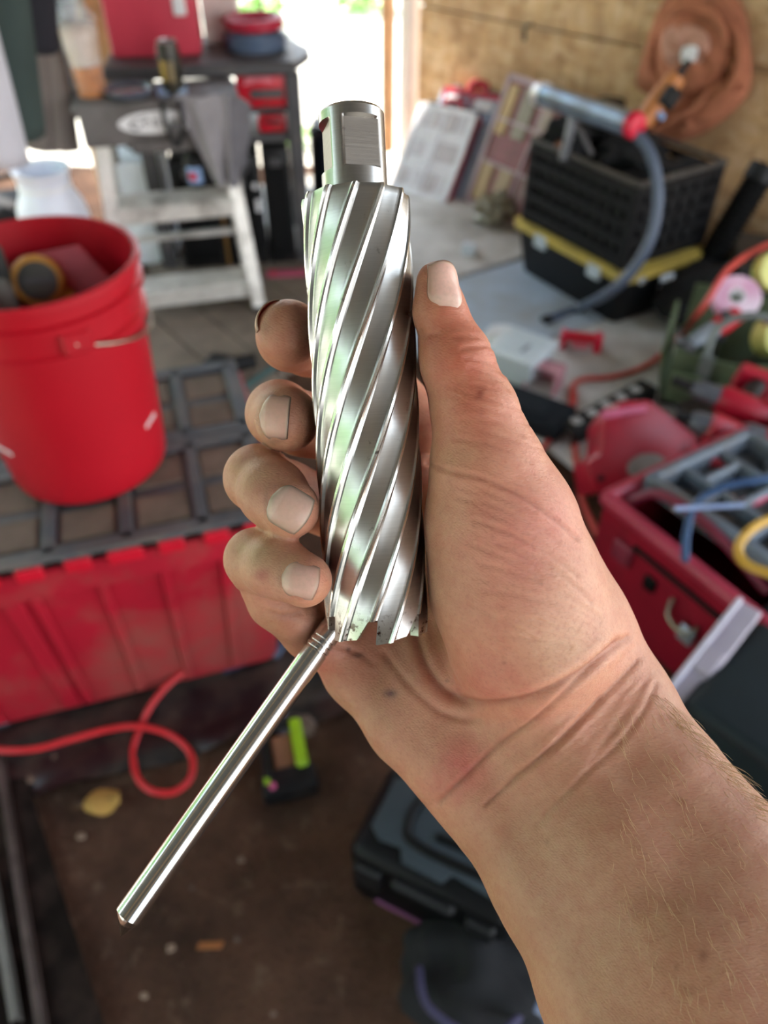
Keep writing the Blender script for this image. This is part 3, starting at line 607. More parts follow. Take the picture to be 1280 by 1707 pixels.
# things heaped in the crate
t = thing('grease_gun', 'silver blue cylinder tool with a red end knob lying across the milk crate', 'grease gun', (0, 0, 0))
g0, g1 = aty(905, 158, 2.74), aty(1060, 210, 2.36); gd = (g1-g0).normalized()
MB().cyl(g0, g1-gd*.02, .034, n=28).build('barrel', mat('blue_steel', '#8fa2b8', .28, metal=.85, var=.15, dirt='#6c6a66', dirt_amt=.25), t)
MB().cyl(g0-gd*.02, g0+gd*.012, .038, n=28).build('end_cap', mat('bright_cap', '#c9c4c2', .35, metal=.8), t)
kn = MB().lathe([(.001, 0), (.030, 0), (.037, .006), (.037, .020), (.030, .030), (.012, .032), (.012, .026), (.001, .026)], 14); q = kn.build('knob', mat('hot_red', '#d4123a', .4), t); q.matrix_local = Matrix.Translation(g1-gd*.02) @ gd.to_track_quat('Z', 'Y').to_matrix().to_4x4()
hd = g0.lerp(g1, .36); MB().tube(smooth_path([hd+Vector((0, 0, .02)), hd+Vector((-.005, -.03, -.05)), hd+Vector((-.015, -.035, -.15))], 6), .014, 12).build('handle', mat('dull_steel', '#6e7076', .45, metal=.6), t)
MB().beam(hd+Vector((.0, -.02, -.03)), hd+Vector((.07, -.06, -.13)), .018, .012, bev=.003).build('lever', DGREY, t)
t = thing('cable_coil', 'black cable coil with cap behind the silver cylinder in the milk crate', 'cable', in_crate(.06, .16, .285))
for k in range(6): MB().tube([((.085-.006*k)*math.cos(a), (.08-.005*k)*math.sin(a), .012*k+.010*math.sin(3*a+k)) for a in np.linspace(0, 2*math.pi, 36, endpoint=False)], .010, 8, closed=True).build('loop', BLACKP, t)
MB().lathe([(.001, .055), (.05, .055), (.05, .085), (.045, .092), (.001, .092)], 24).build('cap', BLACKP, t)
RAGB = mat('black_rag', '#0c0c0f', .9, var=.3)
for i, (x, y, z, r, lab) in enumerate(((-.10, .17, .27, (.075, .06, .075), 'black glove bulging over the far left corner of the milk crate'), (.06, .02, .235, (.11, .10, .055), 'black cloth filling the middle of the milk crate'), (.05, -.15, .225, (.12, .07, .05), 'black cloth sunk at the near end of the milk crate'), (.12, .13, .28, (.07, .09, .06), 'black bundle at the wall side of the milk crate'))):
    p = in_crate(x, y, z); t = thing('black_cloth', lab, 'cloth', p); MB().blob((0, 0, 0), r, 4, .55, 2.2, i+2).build('cloth', RAGB, t); MB().blob((r[0]*.4, -.2*r[1], r[2]*.6), (r[0]*.4, r[1]*.4, r[2]*.5), 3, .5, 2.5, i+9).build('fold', RAGB, t)
t = thing('copper_fitting', 'small brown copper fitting at the left corner of the milk crate', 'fitting', in_crate(-.15, .15, .262))
MB().cyl((0, -.03, 0), (0, .03, .01), .018).build('elbow', mat('dull_copper', '#7b4a2e', .4, metal=.6), t); MB().cyl((0, .0, .005), (.03, 0, .02), .015).build('branch', mat('dull_copper', '#7b4a2e'), t)
for i, (x, y, z) in enumerate(((-.185, -.02, .225), (-.185, -.07, .212), (-.185, -.095, .218), (-.185, .16, .17))):
    t = thing('blue_bit', ['pale blue cap showing between crate slats near the rim', 'blue cap low between the crate slats', 'second blue cap close to the near crate corner', 'grey blue cap between the slats at the far end of the crate'][i], 'cap', in_crate(x+.025, y, z)); MB().lathe([(.001, -.012), (.014, -.012), (.016, .0), (.012, .012), (.001, .013)], 14).build('cap', mat('pale_blue', '#7f9cc4', .4), t); MB().cyl((0, 0, -.02), (0, 0, -.012), .008).build('stem', mat('pale_blue', '#7f9cc4'), t)
# grey suction hose from the crate to the floor
hp = [aty(1030, 196, 2.42), aty(1078, 245, 2.33), aty(1096, 310, 2.28), aty(1090, 380, 2.24), aty(1062, 440, 2.22), aty(1020, 484, 2.24), atz(965, 514, .03), atz(912, 534, .022)]
t = thing('suction_hose', 'grey blue hose curving from the milk crate down to the boards', 'hose', (0, 0, 0))
MB().tube(smooth_path(hp, 10), .0165, 14).build('tube', mat('blue_grey_hose', '#4a5568', .4, var=.1), t); d_ = (hp[-1]-hp[-2]).normalized(); MB().cyl(hp[-1]-d_*.01, hp[-1]+d_*.015, .019).build('cuff', BLACKP, t)
# brown work jacket with patch hung on the wall
CANV = mat('brown_canvas', '#a5664a', .9, var=.14, scale=7, dirt='#7a4a32', dirt_amt=.25, bump=.3, bscale=60)
t = thing('canvas_jacket', 'rust brown canvas jacket with a white patch hanging on the OSB wall above the crate', 'jacket', (0, 0, 0))
jo = aty(1168, 70, 2.90)
jc = wallp(1.36, .62, .02)
def onwall(px, py, off):
    """point at a pixel on the plane parallel to the wall at a given stand-off"""
    u, v = (px-640)/FPX, (853.5-py)/FPX; dv = Vector((u, CP+v*SP, -SP+v*CP)); o = Vector((0, 0, CAM_Z)); pt = W0+WN*off
    return o+dv*((pt-o).dot(WN)/dv.dot(WN))
def pillow(poly, off, depth, name, m, parent, seed=0):
    """soft padded shape: outline on the wall plane, bulging towards the room"""
    C = onwall(sum(p[0] for p in poly)/len(poly), sum(p[1] for p in poly)/len(poly), off)
    rim = [onwall(x, y, off) for x, y in poly]; rim = smooth_path(rim, 5, closed=True); n = len(rim); K = 7; vs = []; fs = []
    for i in range(K):
        s_ = math.cos(i/(K-1)*math.pi/2) if i < K-1 else 0.03
        h = math.sin(i/(K-1)*math.pi/2)
        for q, p in enumerate(rim):
            pp = C+(p-C)*s_; w = 1+.35*mnoise.noise(pp*11+Vector((seed, 0, 0)))
            vs.append(pp+WN*(depth*h*w+.010*math.sin(q*.9+i)*h))
    for i in range(K-1):
        for q in range(n): fs.append((i*n+q, i*n+(q+1) % n, (i+1)*n+(q+1) % n, (i+1)*n+q))
    fs.append(tuple((K-1)*n+q for q in range(n))); fs.append(tuple(range(n))[::-1])
    b = MB(); b.v = [tuple(v) for v in vs]; b.f = fs; return b.build(name, m, parent, ang=70)
pillow([(1098,15),(1130,-25),(1200,-30),(1238,10),(1252,80),(1250,150),(1215,190),(1180,215),(1120,225),(1078,240),(1062,215),(1090,170),(1060,140),(1075,80)], .004, .05, 'back_panel', CANV, t, 1)
pillow([(1100,40),(1140,5),(1195,12),(1222,60),(1212,110),(1175,150),(1130,160),(1098,120)], .05, .055, 'hood', CANV, t, 2)
pillow([(1105,55),(1140,40),(1178,55),(1180,90),(1150,112),(1110,105)], .098, .022, 'hood_highlight', mat('highlit_canvas', '#b98a78', .9, var=.08), t, 3)  # pinkish panel on the hood, its highlight put into the colour
pillow([(1222,40),(1246,70),(1252,140),(1228,152),(1216,110)], .03, .04, 'sleeve', CANV, t, 4)
pillow([(1150,190),(1190,135),(1232,130),(1244,160),(1200,205),(1150,232),(1085,242),(1072,225),(1110,205)], .03, .06, 'sleeve', CANV, t, 5)
for k_, fo in enumerate(([(1205,18),(1232,70),(1226,130),(1190,170),(1140,205)],[(1180,150),(1160,180),(1120,205),(1085,225)],[(1092,60),(1085,110),(1098,150),(1085,185)],[(1110,30),(1150,12),(1195,30),(1212,75)])):
    P_ = smooth_path([onwall(x, y, (.075, .085, .045, .112)[k_]) for x, y in fo], 6); MB().tube(P_, [.004+.011*math.sin(math.pi*(i+.5)/len(P_)) for i in range(len(P_))], 10).build('fold', CANV, t)
pillow([(1138,80),(1162,78),(1158,102),(1136,104)], .128, .006, 'white_patch', WHITEP, t, 6)
# orange trimmer head leaning between jacket and crate
t = thing('cordless_drill', 'orange brown tool with black battery leaning between jacket and crate', 'drill', (0, 0, 0))
a, b_ = aty(1070, 205, 2.62), aty(1128, 128, 2.66); d = (b_-a)
MB().tube([a, a+d*.4, a+d], [.03, .036, .03], 16).build('housing', mat('orange_brown', '#b3703c', .5, var=.15), t); MB().box(tuple(a+d*.62+Vector((.012, -.035, 0))), (.06, .03, .06), (0, .6, .4), .008).build('battery', BLACKP, t); MB().tube([a+d*1.0, a+d*1.35], [.012, .010], 12).build('chuck', BLACKP, t); MB().box(tuple(a+d*.3+Vector((.02, -.03, -.01))), (.03, .02, .02), (0, .6, .4), .004).build('switch', mat('pale_blue', '#7f9cc4'), t)
# corrugated black pipe leaning at the far right
t = thing('corrugated_pipe', 'black corrugated pipe leaning on the wall at the right edge', 'pipe', (0, 0, 0))
a, b_ = aty(1172, 452, 2.48), aty(1268, 292, 2.56); pts = [a.lerp(b_, i/60) for i in range(61)]
MB().tube(pts, [.044+.0035*math.sin(i*2.1) for i in range(61)], 18).build('pipe', mat('matt_black', '#101114'), t); d_ = (b_-a).normalized(); MB().cyl(b_-d_*.02, b_+d_*.03, .050).build('collar', BLACKP, t)
# cluster of black things under the pipe
t = thing('black_bag', 'black duffel bag slumped right of the black tote', 'bag', atz(1120, 548, 0)+Vector((.12, .06, .10)), RAD(25))
MB().blob((0, 0, 0), (.20, .13, .11), 4, .22, 1.8, 4).build('body', RAGB, t); MB().tube(smooth_path([(-.1, -.07, .08), (-.06, -.08, .15), (.06, -.08, .15), (.1, -.07, .08)], 6), .009, 8).build('strap', BLACKP, t)
for i, (px, py) in enumerate(((1070, 468), (1112, 462))):
    t = thing('grey_lever', ['small grey buckle on the black tote corner', 'grey plastic lever standing by the black duffel bag'][i], 'buckle', aty(px, py, 2.22), RAD(30)); MB().box((0, 0, 0), (.05-.03*(1-i), .014, .02), bev=.004).build('lever', mat('pale_latch', '#b9c3cc'), t); MB().cyl((0, -.009, 0), (0, .009, 0), .006).build('pin', STEELW, t)
t = thing('white_tag', 'white folded paper tucked under the black tote edge', 'paper', atz(985, 482, .02), RAD(30))
MB().prism([(-.06, -.03), (.05, -.045), (.065, .02), (-.045, .045)], 0, .012, bev=.002).build('sheet', WHITEP, t); MB().box((0, 0, .0135), (.05, .03, .003), bev=.001).build('fold', WHITEP, t)
# red cord on the right
cp = [onwall(1330, 392, .12), aty(1270, 412, 2.22), aty(1215, 448, 2.02), aty(1180, 500, 1.95), aty(1158, 530, 1.98), atz(1120, 575, .05), atz(1075, 610, .022), atz(1020, 628, .022), atz(962, 636, .022), atz(950, 676, .022), atz(930, 715, .022), atz(902, 750, .022), atz(870, 790, .02)]
t = thing('extension_cord', 'orange red extension cord running down from the wall and across the boards at the right', 'cord', (0, 0, 0))
CORD = mat('cord_red', '#c8453e', .45, var=.08); MB().tube(smooth_path(cp, 10), .0085, 10).build('cable', CORD, t); MB().tube(smooth_path([atz(958, 655, .024), atz(955, 700, .022), atz(960, 760, .02), atz(970, 830, .02), atz(1000, 900, .02)], 8), .0085, 10).build('cable', CORD, t)
# small things on the boards
t = thing('clear_box', 'white translucent square container with lid on the boards beside the thumb', 'container', atz(864, 622, .012), RAD(-38))
MB().box((0, 0, .045), (.158, .158, .09), bev=.012, seg=2, taper=.85).build('body', mat('frosted', '#c9d2d6', .35, var=.04), t); MB().box((0, 0, .094), (.172, .172, .014), bev=.006, seg=2).build('lid', mat('frosted_lid', '#d3dadd', .4, var=.04), t); MB().box((0, 0, .1015), (.125, .125, .003), bev=.001).build('inset', mat('frosted', '#c9d2d6'), t); MB().box((.02, -.015, .104), (.012, .05, .002)).build('print', mat('grey_print', '#8a929c'), t)
t = thing('round_lid', 'round white lid half hidden behind the translucent square container', 'lid', atz(836, 583, .012))
MB().lathe([(.001, 0), (.06, 0), (.063, .004), (.063, .05), (.056, .062), (.001, .062)], 32).build('cap', WHITEP, t); MB().lathe([(.063, .015), (.066, .02), (.063, .03)], 32, cap=(False, False)).build('bead', WHITEP, t)
t = thing('red_clip', 'small red spring clip lying alone on the boards', 'clip', atz(965, 582, .012), RAD(-12))
b = MB().box((-.055, 0, .03), (.02, .045, .06), bev=.006); b.build('jaw', mat('hot_red', '#d4123a'), t); MB().box((.055, 0, .03), (.026, .05, .06), bev=.006).build('jaw', mat('hot_red', '#d4123a'), t); MB().cyl((-.05, 0, .042), (.05, 0, .042), .018).build('barrel', RED, t); MB().box((0, -.022, .024), (.05, .006, .02), bev=.002).build('label', mat('pale_red', '#e07a86'), t)
t = thing('pink_box', 'small faded pink open box in front of the translucent container', 'box', atz(905, 645, .012), RAD(-30))
for sx in (-1, 1): MB().box((sx*.045, 0, .035), (.008, .09, .07), bev=.002).build('side', mat('faded_pink', '#c98f96', .6), t)
MB().box((0, .042, .035), (.09, .008, .07), bev=.002).build('back', mat('faded_pink', '#c98f96'), t); MB().box((0, 0, .072), (.098, .05, .006), bev=.002).build('top', mat('faded_pink', '#c98f96'), t)
t = thing('dark_pouch', 'dark slate pouch on the floor beside the thumb base', 'pouch', atz(880, 700, .012), RAD(-35))
MB().box((0, 0, .03), (.24, .14, .06), bev=.02, seg=3).build('body', mat('slate_cloth', '#1d2126', .85, spec=.2, var=.2), t); MB().box((-.02, -.01, .062), (.17, .08, .010), bev=.005).build('flap', mat('slate_cloth', '#2c3138'), t)
t = thing('yellow_ball', 'small yellow plastic cap on the floor beside the red cord', 'cap', atz(906, 716, .012))
MB().lathe([(.001, 0), (.030, 0), (.036, .008), (.036, .035), (.030, .050), (.018, .056), (.001, .058)], 28).build('cap', mat('yellow_plastic', '#d2b431', .4), t); MB().lathe([(.0365, .012), (.039, .016), (.0365, .02)], 28, cap=(False, False)).build('ring', mat('yellow_plastic', '#d2b431'), t)
t = thing('perforated_strip', 'black perforated plastic strip with pale holes in front of the boards', 'strip', (0, 0, 0))
a, b_ = atz(945, 722, .05)-Vector((0, 0, .05)), atz(1085, 646, .05)-Vector((0, 0, .05)); x = (b_-a); L = x.length; x.normalize(); y = Vector((-x.y, x.x, 0)); M = Matrix((x, y, Vector((0, 0, 1)))).transposed().to_4x4(); M.translation = a+Vector((0, 0, .012)); t.matrix_world = M
MB().box((L/2, -.02, .025), (L, .012, .05), bev=.003).build('web', BLACKP, t); MB().box((L/2, .012, .046), (L, .05, .008), bev=.002).build('flange', BLACKP, t)
for k in range(5): MB().lathe([(.001, 0), (.017, 0), (.017, .0012), (.001, .0012)], 16, Matrix.Translation((.05+k*(L-.08)/4.5, .012, .0502))).build('hole', mat('pale_hole', '#a7a4a0', .7), t)
# olive tool bag
OL = mat('olive_canvas', '#59654a', .9, var=.2, scale=8, dirt='#5c5c50', dirt_amt=.25)
p = atz(1190, 705, 0); ob_ = thing('tool_bag', 'open olive green canvas tool bag with grey webbing straps', 'tool bag', (p.x+.10, p.y+.10, .0), RAD(-24))
MB().box((0, 0, .013), (.44, .24, .026), bev=.01).build('base', BLACKP, ob_)
MB().sheet(lambda u, v: (-.21+.42*u, -.115-.03*v+.01*math.sin(u*9), .026+.19*v-.02*math.sin(u*6)*v), 24, 8, .008).build('front_wall', OL, ob_)
MB().sheet(lambda u, v: (-.21+.42*u, .115+.05*v+.01*math.sin(u*7), .026+.24*v), 24, 8, .008).build('back_wall', OL, ob_)
for sx in (-1, 1): MB().sheet(lambda u, v: (sx*(.21+.03*v), -.115+.23*u, .026+.25*v*(1-abs(2*u-1)**2*.4)), 14, 8, .008).build('end_wall', OL, ob_)
WEB = mat('grey_webbing', '#6d726f', .8)
for x0 in (-.14, .10): MB().sheet(lambda u, v: (x0+.035*u, -.129-.032*v, .03+.19*v), 2, 8, .004).build('strap', WEB, ob_)
MB().tube(smooth_path([(-.13, -.145, .21), (-.12, -.12, .29), (-.04, -.10, .33), (.06, -.11, .30), (.115, -.145, .21)], 8), .011, 10).build('handle', WEB, ob_)
for x0 in (-.16, -.03, .10): MB().box((x0, -.152, .10), (.085, .014, .10), bev=.006).build('pocket', OL, ob_)
OM = Matrix.Translation((p.x+.10, p.y+.10, 0)) @ Matrix.Rotation(RAD(-24), 4, 'Z')
for i, (x0, y0, c, r, l) in enumerate(((-.10, .02, '#2b2c30', .016, .27), (.0, .05, '#8b1d2c', .018, .25), (.08, .0, '#33363c', .017, .28), (.15, .04, '#6a6e70', .014, .24))):
    t = thing('hand_tool', ['black tool handle upright at the left in the olive bag', 'red screwdriver grip in the middle of the olive bag', 'dark grey tool handle in the olive bag next to the red grip', 'steel tool shank at the right end of the olive bag'][i], 'tool', OM @ Vector((x0, y0, .028)), rot=(RAD(8), RAD(-6+5*i), 0), group='tools in the olive bag')
    MB().cyl((0, 0, 0), (0, 0, l-.1), .006).build('shaft', STEELW, t); MB().lathe([(.006, l-.11), (r, l-.10), (r*.8, l-.05), (r, l-.012), (.001, l)], 16).build('grip', mat('grip_'+c[1:], c, .5), t)
# pink roll, grinder, yellow rolls
p = aty(1226, 498, 2.0); t = thing('tape_roll', 'pink roll of tape with painted white highlights lying behind the grinder at the right', 'roll', p, rot=(RAD(35), RAD(-12), 0))
MB().lathe([(.022, -.018), (.062, -.018), (.066, -.012), (.066, .012), (.062, .018), (.022, .018), (.022, -.018)], 40, cap=(False, False)).build('tape', mat('pink_tape', '#dba6c2', .35, var=.05, dirt='#f0e4ee', dirt_amt=.4), t); MB().lathe([(.020, -.019), (.0235, -.019), (.0235, .019), (.020, .019), (.020, -.019)], 32, cap=(False, False)).build('core', WHITEP, t)  # white blotches in the tape colour paint its highlights
t = thing('angle_grinder', 'grey and red angle grinder lying in front of the pink roll', 'grinder', aty(1192, 548, 1.92), rot=(0, RAD(-20), RAD(24)))
MB().tube([(-.09, 0, 0), (-.03, 0, .0), (.0, 0, 0)], [.018, .024, .024], 16).build('grip', mat('pale_grey', '#8b939b', .45), t); MB().tube([(.0, 0, 0), (.03, 0, .0), (.075, 0, .004)], [.025, .029, .024], 16).build('housing', RED, t); MB().lathe([(.001, -.01), (.032, -.01), (.034, 0), (.030, .014), (.001, .02)], 24, Matrix.Translation((-.10, 0, .0)) @ Matrix.Rotation(RAD(70), 4, 'Y')).build('guard', DGREY, t)
for i, (px, py, y) in enumerate(((1292, 452, 2.08), (1290, 562, 1.92))):
    t = thing('yellow_roll', ['pale yellow roll at the right edge above the pink roll', 'pale yellow roll at the right edge below the pink roll'][i], 'roll', aty(px, py, y), rot=(RAD(60), 0, RAD(20*i))); MB().lathe([(.02, -.03), (.055, -.03), (.057, -.025), (.057, .025), (.055, .03), (.02, .03), (.02, -.03)], 32, cap=(False, False)).build('roll', mat('pale_yellow', '#d9d67a', .4), t); MB().lathe([(.018, -.031), (.021, -.031), (.021, .031), (.018, .031), (.018, -.031)], 24, cap=(False, False)).build('core', mat('cardboard', '#9c8362', .8), t)
t = thing('parts_bin', 'dark plastic bin that carries the pink and yellow rolls', 'bin', atz(1262, 560, 0)+Vector((.08, .12, 0)), RAD(-15))
MB().box((0, 0, .11), (.34, .30, .22), bev=.012, seg=2, taper=.9).build('body', BLACKP, t); MB().box((0, 0, .222), (.35, .31, .012), bev=.004).build('rim', mat('bin_rim', '#2a2e33', .4), t)
# large red tool housing and red power tools between bag and red box
t = thing('red_tool_case', 'red moulded tool case with an oval grip hole standing before the perforated strip', 'case', (0, 0, 0))
base = atz(1062, 742, .17); M = Matrix.Translation(base) @ Matrix.Rotation(RAD(14), 4, 'Z') @ Matrix.Rotation(RAD(45), 4, 'X'); t.matrix_world = M
MB().prism([(-.135, -.10), (.02, -.105), (.06, -.075), (.17, -.06), (.165, .0), (.06, .105), (-.02, .115), (-.075, .07), (-.095, -.005), (-.135, -.02)], -.10, .0, bev=.012).build('shell', mat('cherry_red', '#a8182e', .42, var=.1, dirt='#6e2630', dirt_amt=.2), t)
MB().lathe([(.001, 0), (.5, 0), (.46, .006), (.001, .006)], 32, Matrix.Translation((.015, -.055, .0)) @ Matrix.Diagonal((.105, .062, 1, 1))).build('oval_plate', mat('dusty_grey', '#85827d', .6), t)
MB().box((-.02, .085, .002), (.12, .02, .008), bev=.003).build('grip_edge', mat('pinkish_red', '#c24a6c', .4), t)
for x0, y0 in ((-.11, -.065), (.13, -.035)): MB().cyl((x0, y0, 0), (x0, y0, .005), .008).build('screw', BLACKP, t)
DRED = mat('tool_red', '#a5122b', .4, var=.1)
def power_tool(name, label, a, b_, r, flip=1, up_=(0, 0, 1)):
    a, b_ = Vector(a), Vector(b_); x = (b_-a); L = x.length; x.normalize(); y = Vector(up_).cross(x).normalized(); z = x.cross(y); M = Matrix((x, y, z)).transposed().to_4x4(); M.translation = a
    t = thing(name, label, 'power tool'); t.matrix_world = M
    MB().tube([(0, 0, 0), (L*.12, 0, 0), (L*.5, 0, 0), (L*.55, 0, 0)], [r*.7, r, r*1.05, r*.8], 18).build('motor_housing', DRED, t)
    MB().tube([(L*.55, 0, 0), (L*.72, 0, 0), (L*.8, 0, 0)], [r*.82, r*.7, r*.5], 18).build('gear_case', mat('gear_grey', '#5d6068', .4, metal=.4), t)
    MB().tube([(L*.8, 0, 0), (L, 0, 0)], [r*.36, r*.3], 14).build('chuck', BLACKP, t)
    g1 = Vector((L*.30, flip*r*.4, 0)); g2 = Vector((L*.20, flip*r*3.6, -.0)); MB().tube([g1, g1.lerp(g2, .5), g2], [r*.72, r*.62, r*.70], 14).build('grip', BLACKP, t)
    MB().box(tuple(g2+Vector((.01, flip*r*.5, 0))), (r*2.6, r*1.2, r*1.9), bev=.006).build('battery', DRED, t); MB().box(tuple(g1.lerp(g2, .3)+Vector((r*.7, 0, 0))), (.014, .03, .016), bev=.004).build('trigger', BLACKP, t)
    return t
power_tool('impact_driver', 'long red and black power tool lying across the olive bag edge', aty(1290, 700, 1.52), aty(1120, 632, 1.62), .034, -1)
power_tool('cordless_saw', 'red power tool with steel gear case lying behind the grey tray', aty(1235, 735, 1.40), aty(1128, 690, 1.45), .036, 1)
power_tool('cordless_grinder', 'red power tool at the right edge behind the grey tray', aty(1330, 770, 1.36), aty(1210, 705, 1.43), .04, -1)
t = thing('floor_box', 'low dark crate that carries the red power tools beside the red tool box', 'crate', atz(1245, 735, .10)+Vector((.06, .02, -.10)), RAD(25))
MB().box((0, 0, .08), (.40, .30, .16), bev=.012).build('body', mat('crate_dark', '#1d2128', .5, var=.2), t); MB().box((0, 0, .162), (.41, .31, .012), bev=.004).build('rim', BLACKP, t)
# red open tool box with a grey tray
BRZ = RAD(32); bx = Vector((math.cos(BRZ), math.sin(BRZ), 0)); by = Vector((-math.sin(BRZ), math.cos(BRZ), 0)); C0 = atz(1010, 822, .30)
BWd, BDp = .42, .40
bc = C0+bx*BWd/2-by*BDp/2
rb = thing('red_tool_box', 'open dark red tool box with silver latch and thick rim right of the wrist', 'tool box', (bc.x, bc.y, .0), BRZ)
RB = mat('deep_red_plastic', '#93142a', .42, var=.12, dirt='#5e1a24', dirt_amt=.25)
for sx in (-1, 1): MB().box((sx*(BWd/2-.006), 0, .146), (.012, BDp, .27), bev=.004).build('side', RB, rb)
for sy in (-1, 1): MB().box((0, sy*(BDp/2-.006), .146), (BWd-.02, .012, .27), bev=.004).build('end', RB, rb)
MB().box((0, 0, .012), (BWd-.01, BDp-.01, .02), bev=.003).build('bottom', RB, rb)
RBR = mat('rim_red', '#a83248', .38, var=.08)
for sx in (-1, 1): MB().tube([(sx*(BWd/2-.002), -BDp/2, .288), (sx*(BWd/2-.002), BDp/2, .288)], .016, 14).build('rim', RBR, rb)
for sy in (-1, 1): MB().tube([(-BWd/2, sy*(BDp/2-.002), .288), (BWd/2, sy*(BDp/2-.002), .288)], .016, 14).build('rim', RBR, rb)
for k in range(2): MB().box((-BWd/2-.004, .04-.17*k, .18-.0*k), (.012, .030, .034), bev=.004).build('slot', mat('matt_black', '#101114'), rb)
for z_ in (.235,): MB().box((-BWd/2-.005, -.02, z_), (.012, .24, .010), bev=.003).build('groove', mat('matt_black', '#101114'), rb)
MB().box((-BWd/2-.006, .12, .20), (.012, .05, .05), bev=.004).build('panel', mat('panel_red', '#7f2a3c', .5), rb)
lt = MB().tube(smooth_path([(-BWd/2-.012, -.02, .20), (-BWd/2-.022, -.03, .165), (-BWd/2-.022, -.07, .155), (-BWd/2-.014, -.09, .185)], 6), .0045, 8).build('latch_loop', STEELW, rb); MB().box((-BWd/2-.016, -.075, .150), (.012, .035, .04), bev=.004).build('latch_plate', mat('clear_grey', '#a9b0b8', .3, metal=.5), rb)
MB().tube(smooth_path([(-.175, .165, .29), (-.145, .12, .325), (-.135, .0, .32), (-.14, -.14, .285)], 8), .010, 10).build('carry_strap', mat('dark_maroon', '#6e1830', .5), rb)
# grey sorting tray over it
TR = thing('sorting_tray', 'grey blue plastic tray with compartments lying tilted on the red tool box', 'tray', tuple(C0+bx*.245-by*.195+Vector((0, 0, .012))), rot=(RAD(-2), RAD(1), BRZ))
TWd, TDp = .32, .36; TM = mat('tray_grey', '#66707c', .45, var=.12, dirt='#5a5048', dirt_amt=.3)
MB().box((0, 0, -.026), (TWd-.02, TDp-.02, .006), bev=.002).build('bottom', mat('tray_bottom', '#3b4047', .6, var=.2, dirt='#6a5a4c', dirt_amt=.3), TR)
for sx in (-1, 1): MB().box((sx*(TWd/2-.012), 0, -.006), (.026, TDp, .044), bev=.006).build('rim', TM, TR)
for sy in (-1, 1): MB().box((0, sy*(TDp/2-.012), -.006), (TWd, .026, .044), bev=.006).build('rim', TM, TR)
for x0 in (-.06, .05): MB().box((x0, 0, -.010), (.016, TDp-.04, .034), bev=.005).build('divider', TM, TR)
for y0, xa, xb in ((.07, -.15, -.06), (-.05, -.15, -.06), (.02, -.06, .05), (.11, -.06, .05), (-.09, -.06, .05), (.05, .05, .15), (-.06, .05, .15)): MB().box(((xa+xb)/2, y0, -.010), (xb-xa, .016, .034), bev=.005).build('divider', TM, TR)
TMx = Matrix.Translation(C0+bx*.245-by*.195+Vector((0, 0, .012))) @ Matrix.Rotation(BRZ, 4, 'Z')
def on_tray(x, y, z=-.018): return TMx @ Vector((x, y, z))
def hose(name, label, pts, r, m, cat='hose', ends=True):
    t = thing(name, label, cat, (0, 0, 0)); P = smooth_path(pts, 10); MB().tube(P, r, 10).build('tube', m, t)
    if ends:
        d0 = (P[0]-P[1]).normalized(); MB().cyl(P[0]-d0*.004, P[0]+d0*.014, r*1.25).build('end_fitting', STEELW, t)
    return t
hose('blue_hose', 'dark blue hose arching over the grey tray', [atz(1325, 792, .40), atz(1265, 800, .40), atz(1205, 812, .39), atz(1160, 840, .37), atz(1144, 890, .35), atz(1142, 935, .33)], .0075, mat('navy_hose', '#27466e', .4))
hose('yellow_hose', 'short yellow hose loop at the right edge of the grey tray', [atz(1320, 856, .40), atz(1268, 872, .40), atz(1236, 900, .395), atz(1232, 925, .39), atz(1252, 945, .39), atz(1310, 965, .395)], .0085, mat('ochre_hose', '#c99a3a', .4))
t = thing('white_rod', 'thin pale blue rod lying across the grey tray', 'rod', (0, 0, 0)); a, b_ = atz(1124, 848, .375), atz(1240, 842, .385); MB().tube([a, b_], .0045, 10).build('shaft', mat('pale_rod', '#9fb2dc', .35), t); MB().cyl(a-(b_-a)*.03, a, .0055).build('tip', STEELW, t)
for i, (x, y, c, s, lab) in enumerate(((-.02, .02, '#c9566c', (.05, .02, .02), 'pinkish red bit holder in the middle of the grey tray'), (.005, -.04, '#b8897c', (.03, .03, .018), 'beige wire nut in the grey tray'), (-.05, .045, '#a86a3c', (.018, .018, .018), 'small copper brown fitting in the grey tray'), (.04, -.065, '#8c2434', (.04, .02, .016), 'dark red clip at the near side of the grey tray'), (.12, .06, '#3b3f46', (.06, .04, .02), 'black socket set piece at the right of the grey tray'), (.13, -.06, '#8f969e', (.05, .016, .014), 'silver bit bar at the right of the grey tray'), (-.02, -.11, '#2a2d33', (.08, .035, .02), 'black pliers head at the near side of the grey tray'))):
    t = thing('tray_part', lab, 'tool part', on_tray(x, y), RAD(20+47*i), group='small parts in the grey tray'); MB().box((0, 0, s[2]/2), s, bev=min(s)*.3).build('body', mat('part_'+c[1:], c, .4), t); MB().cyl((s[0]*.4, 0, s[2]/2), (s[0]*.4+.02, 0, s[2]/2), s[2]*.32).build('stub', mat('part_'+c[1:], c), t)
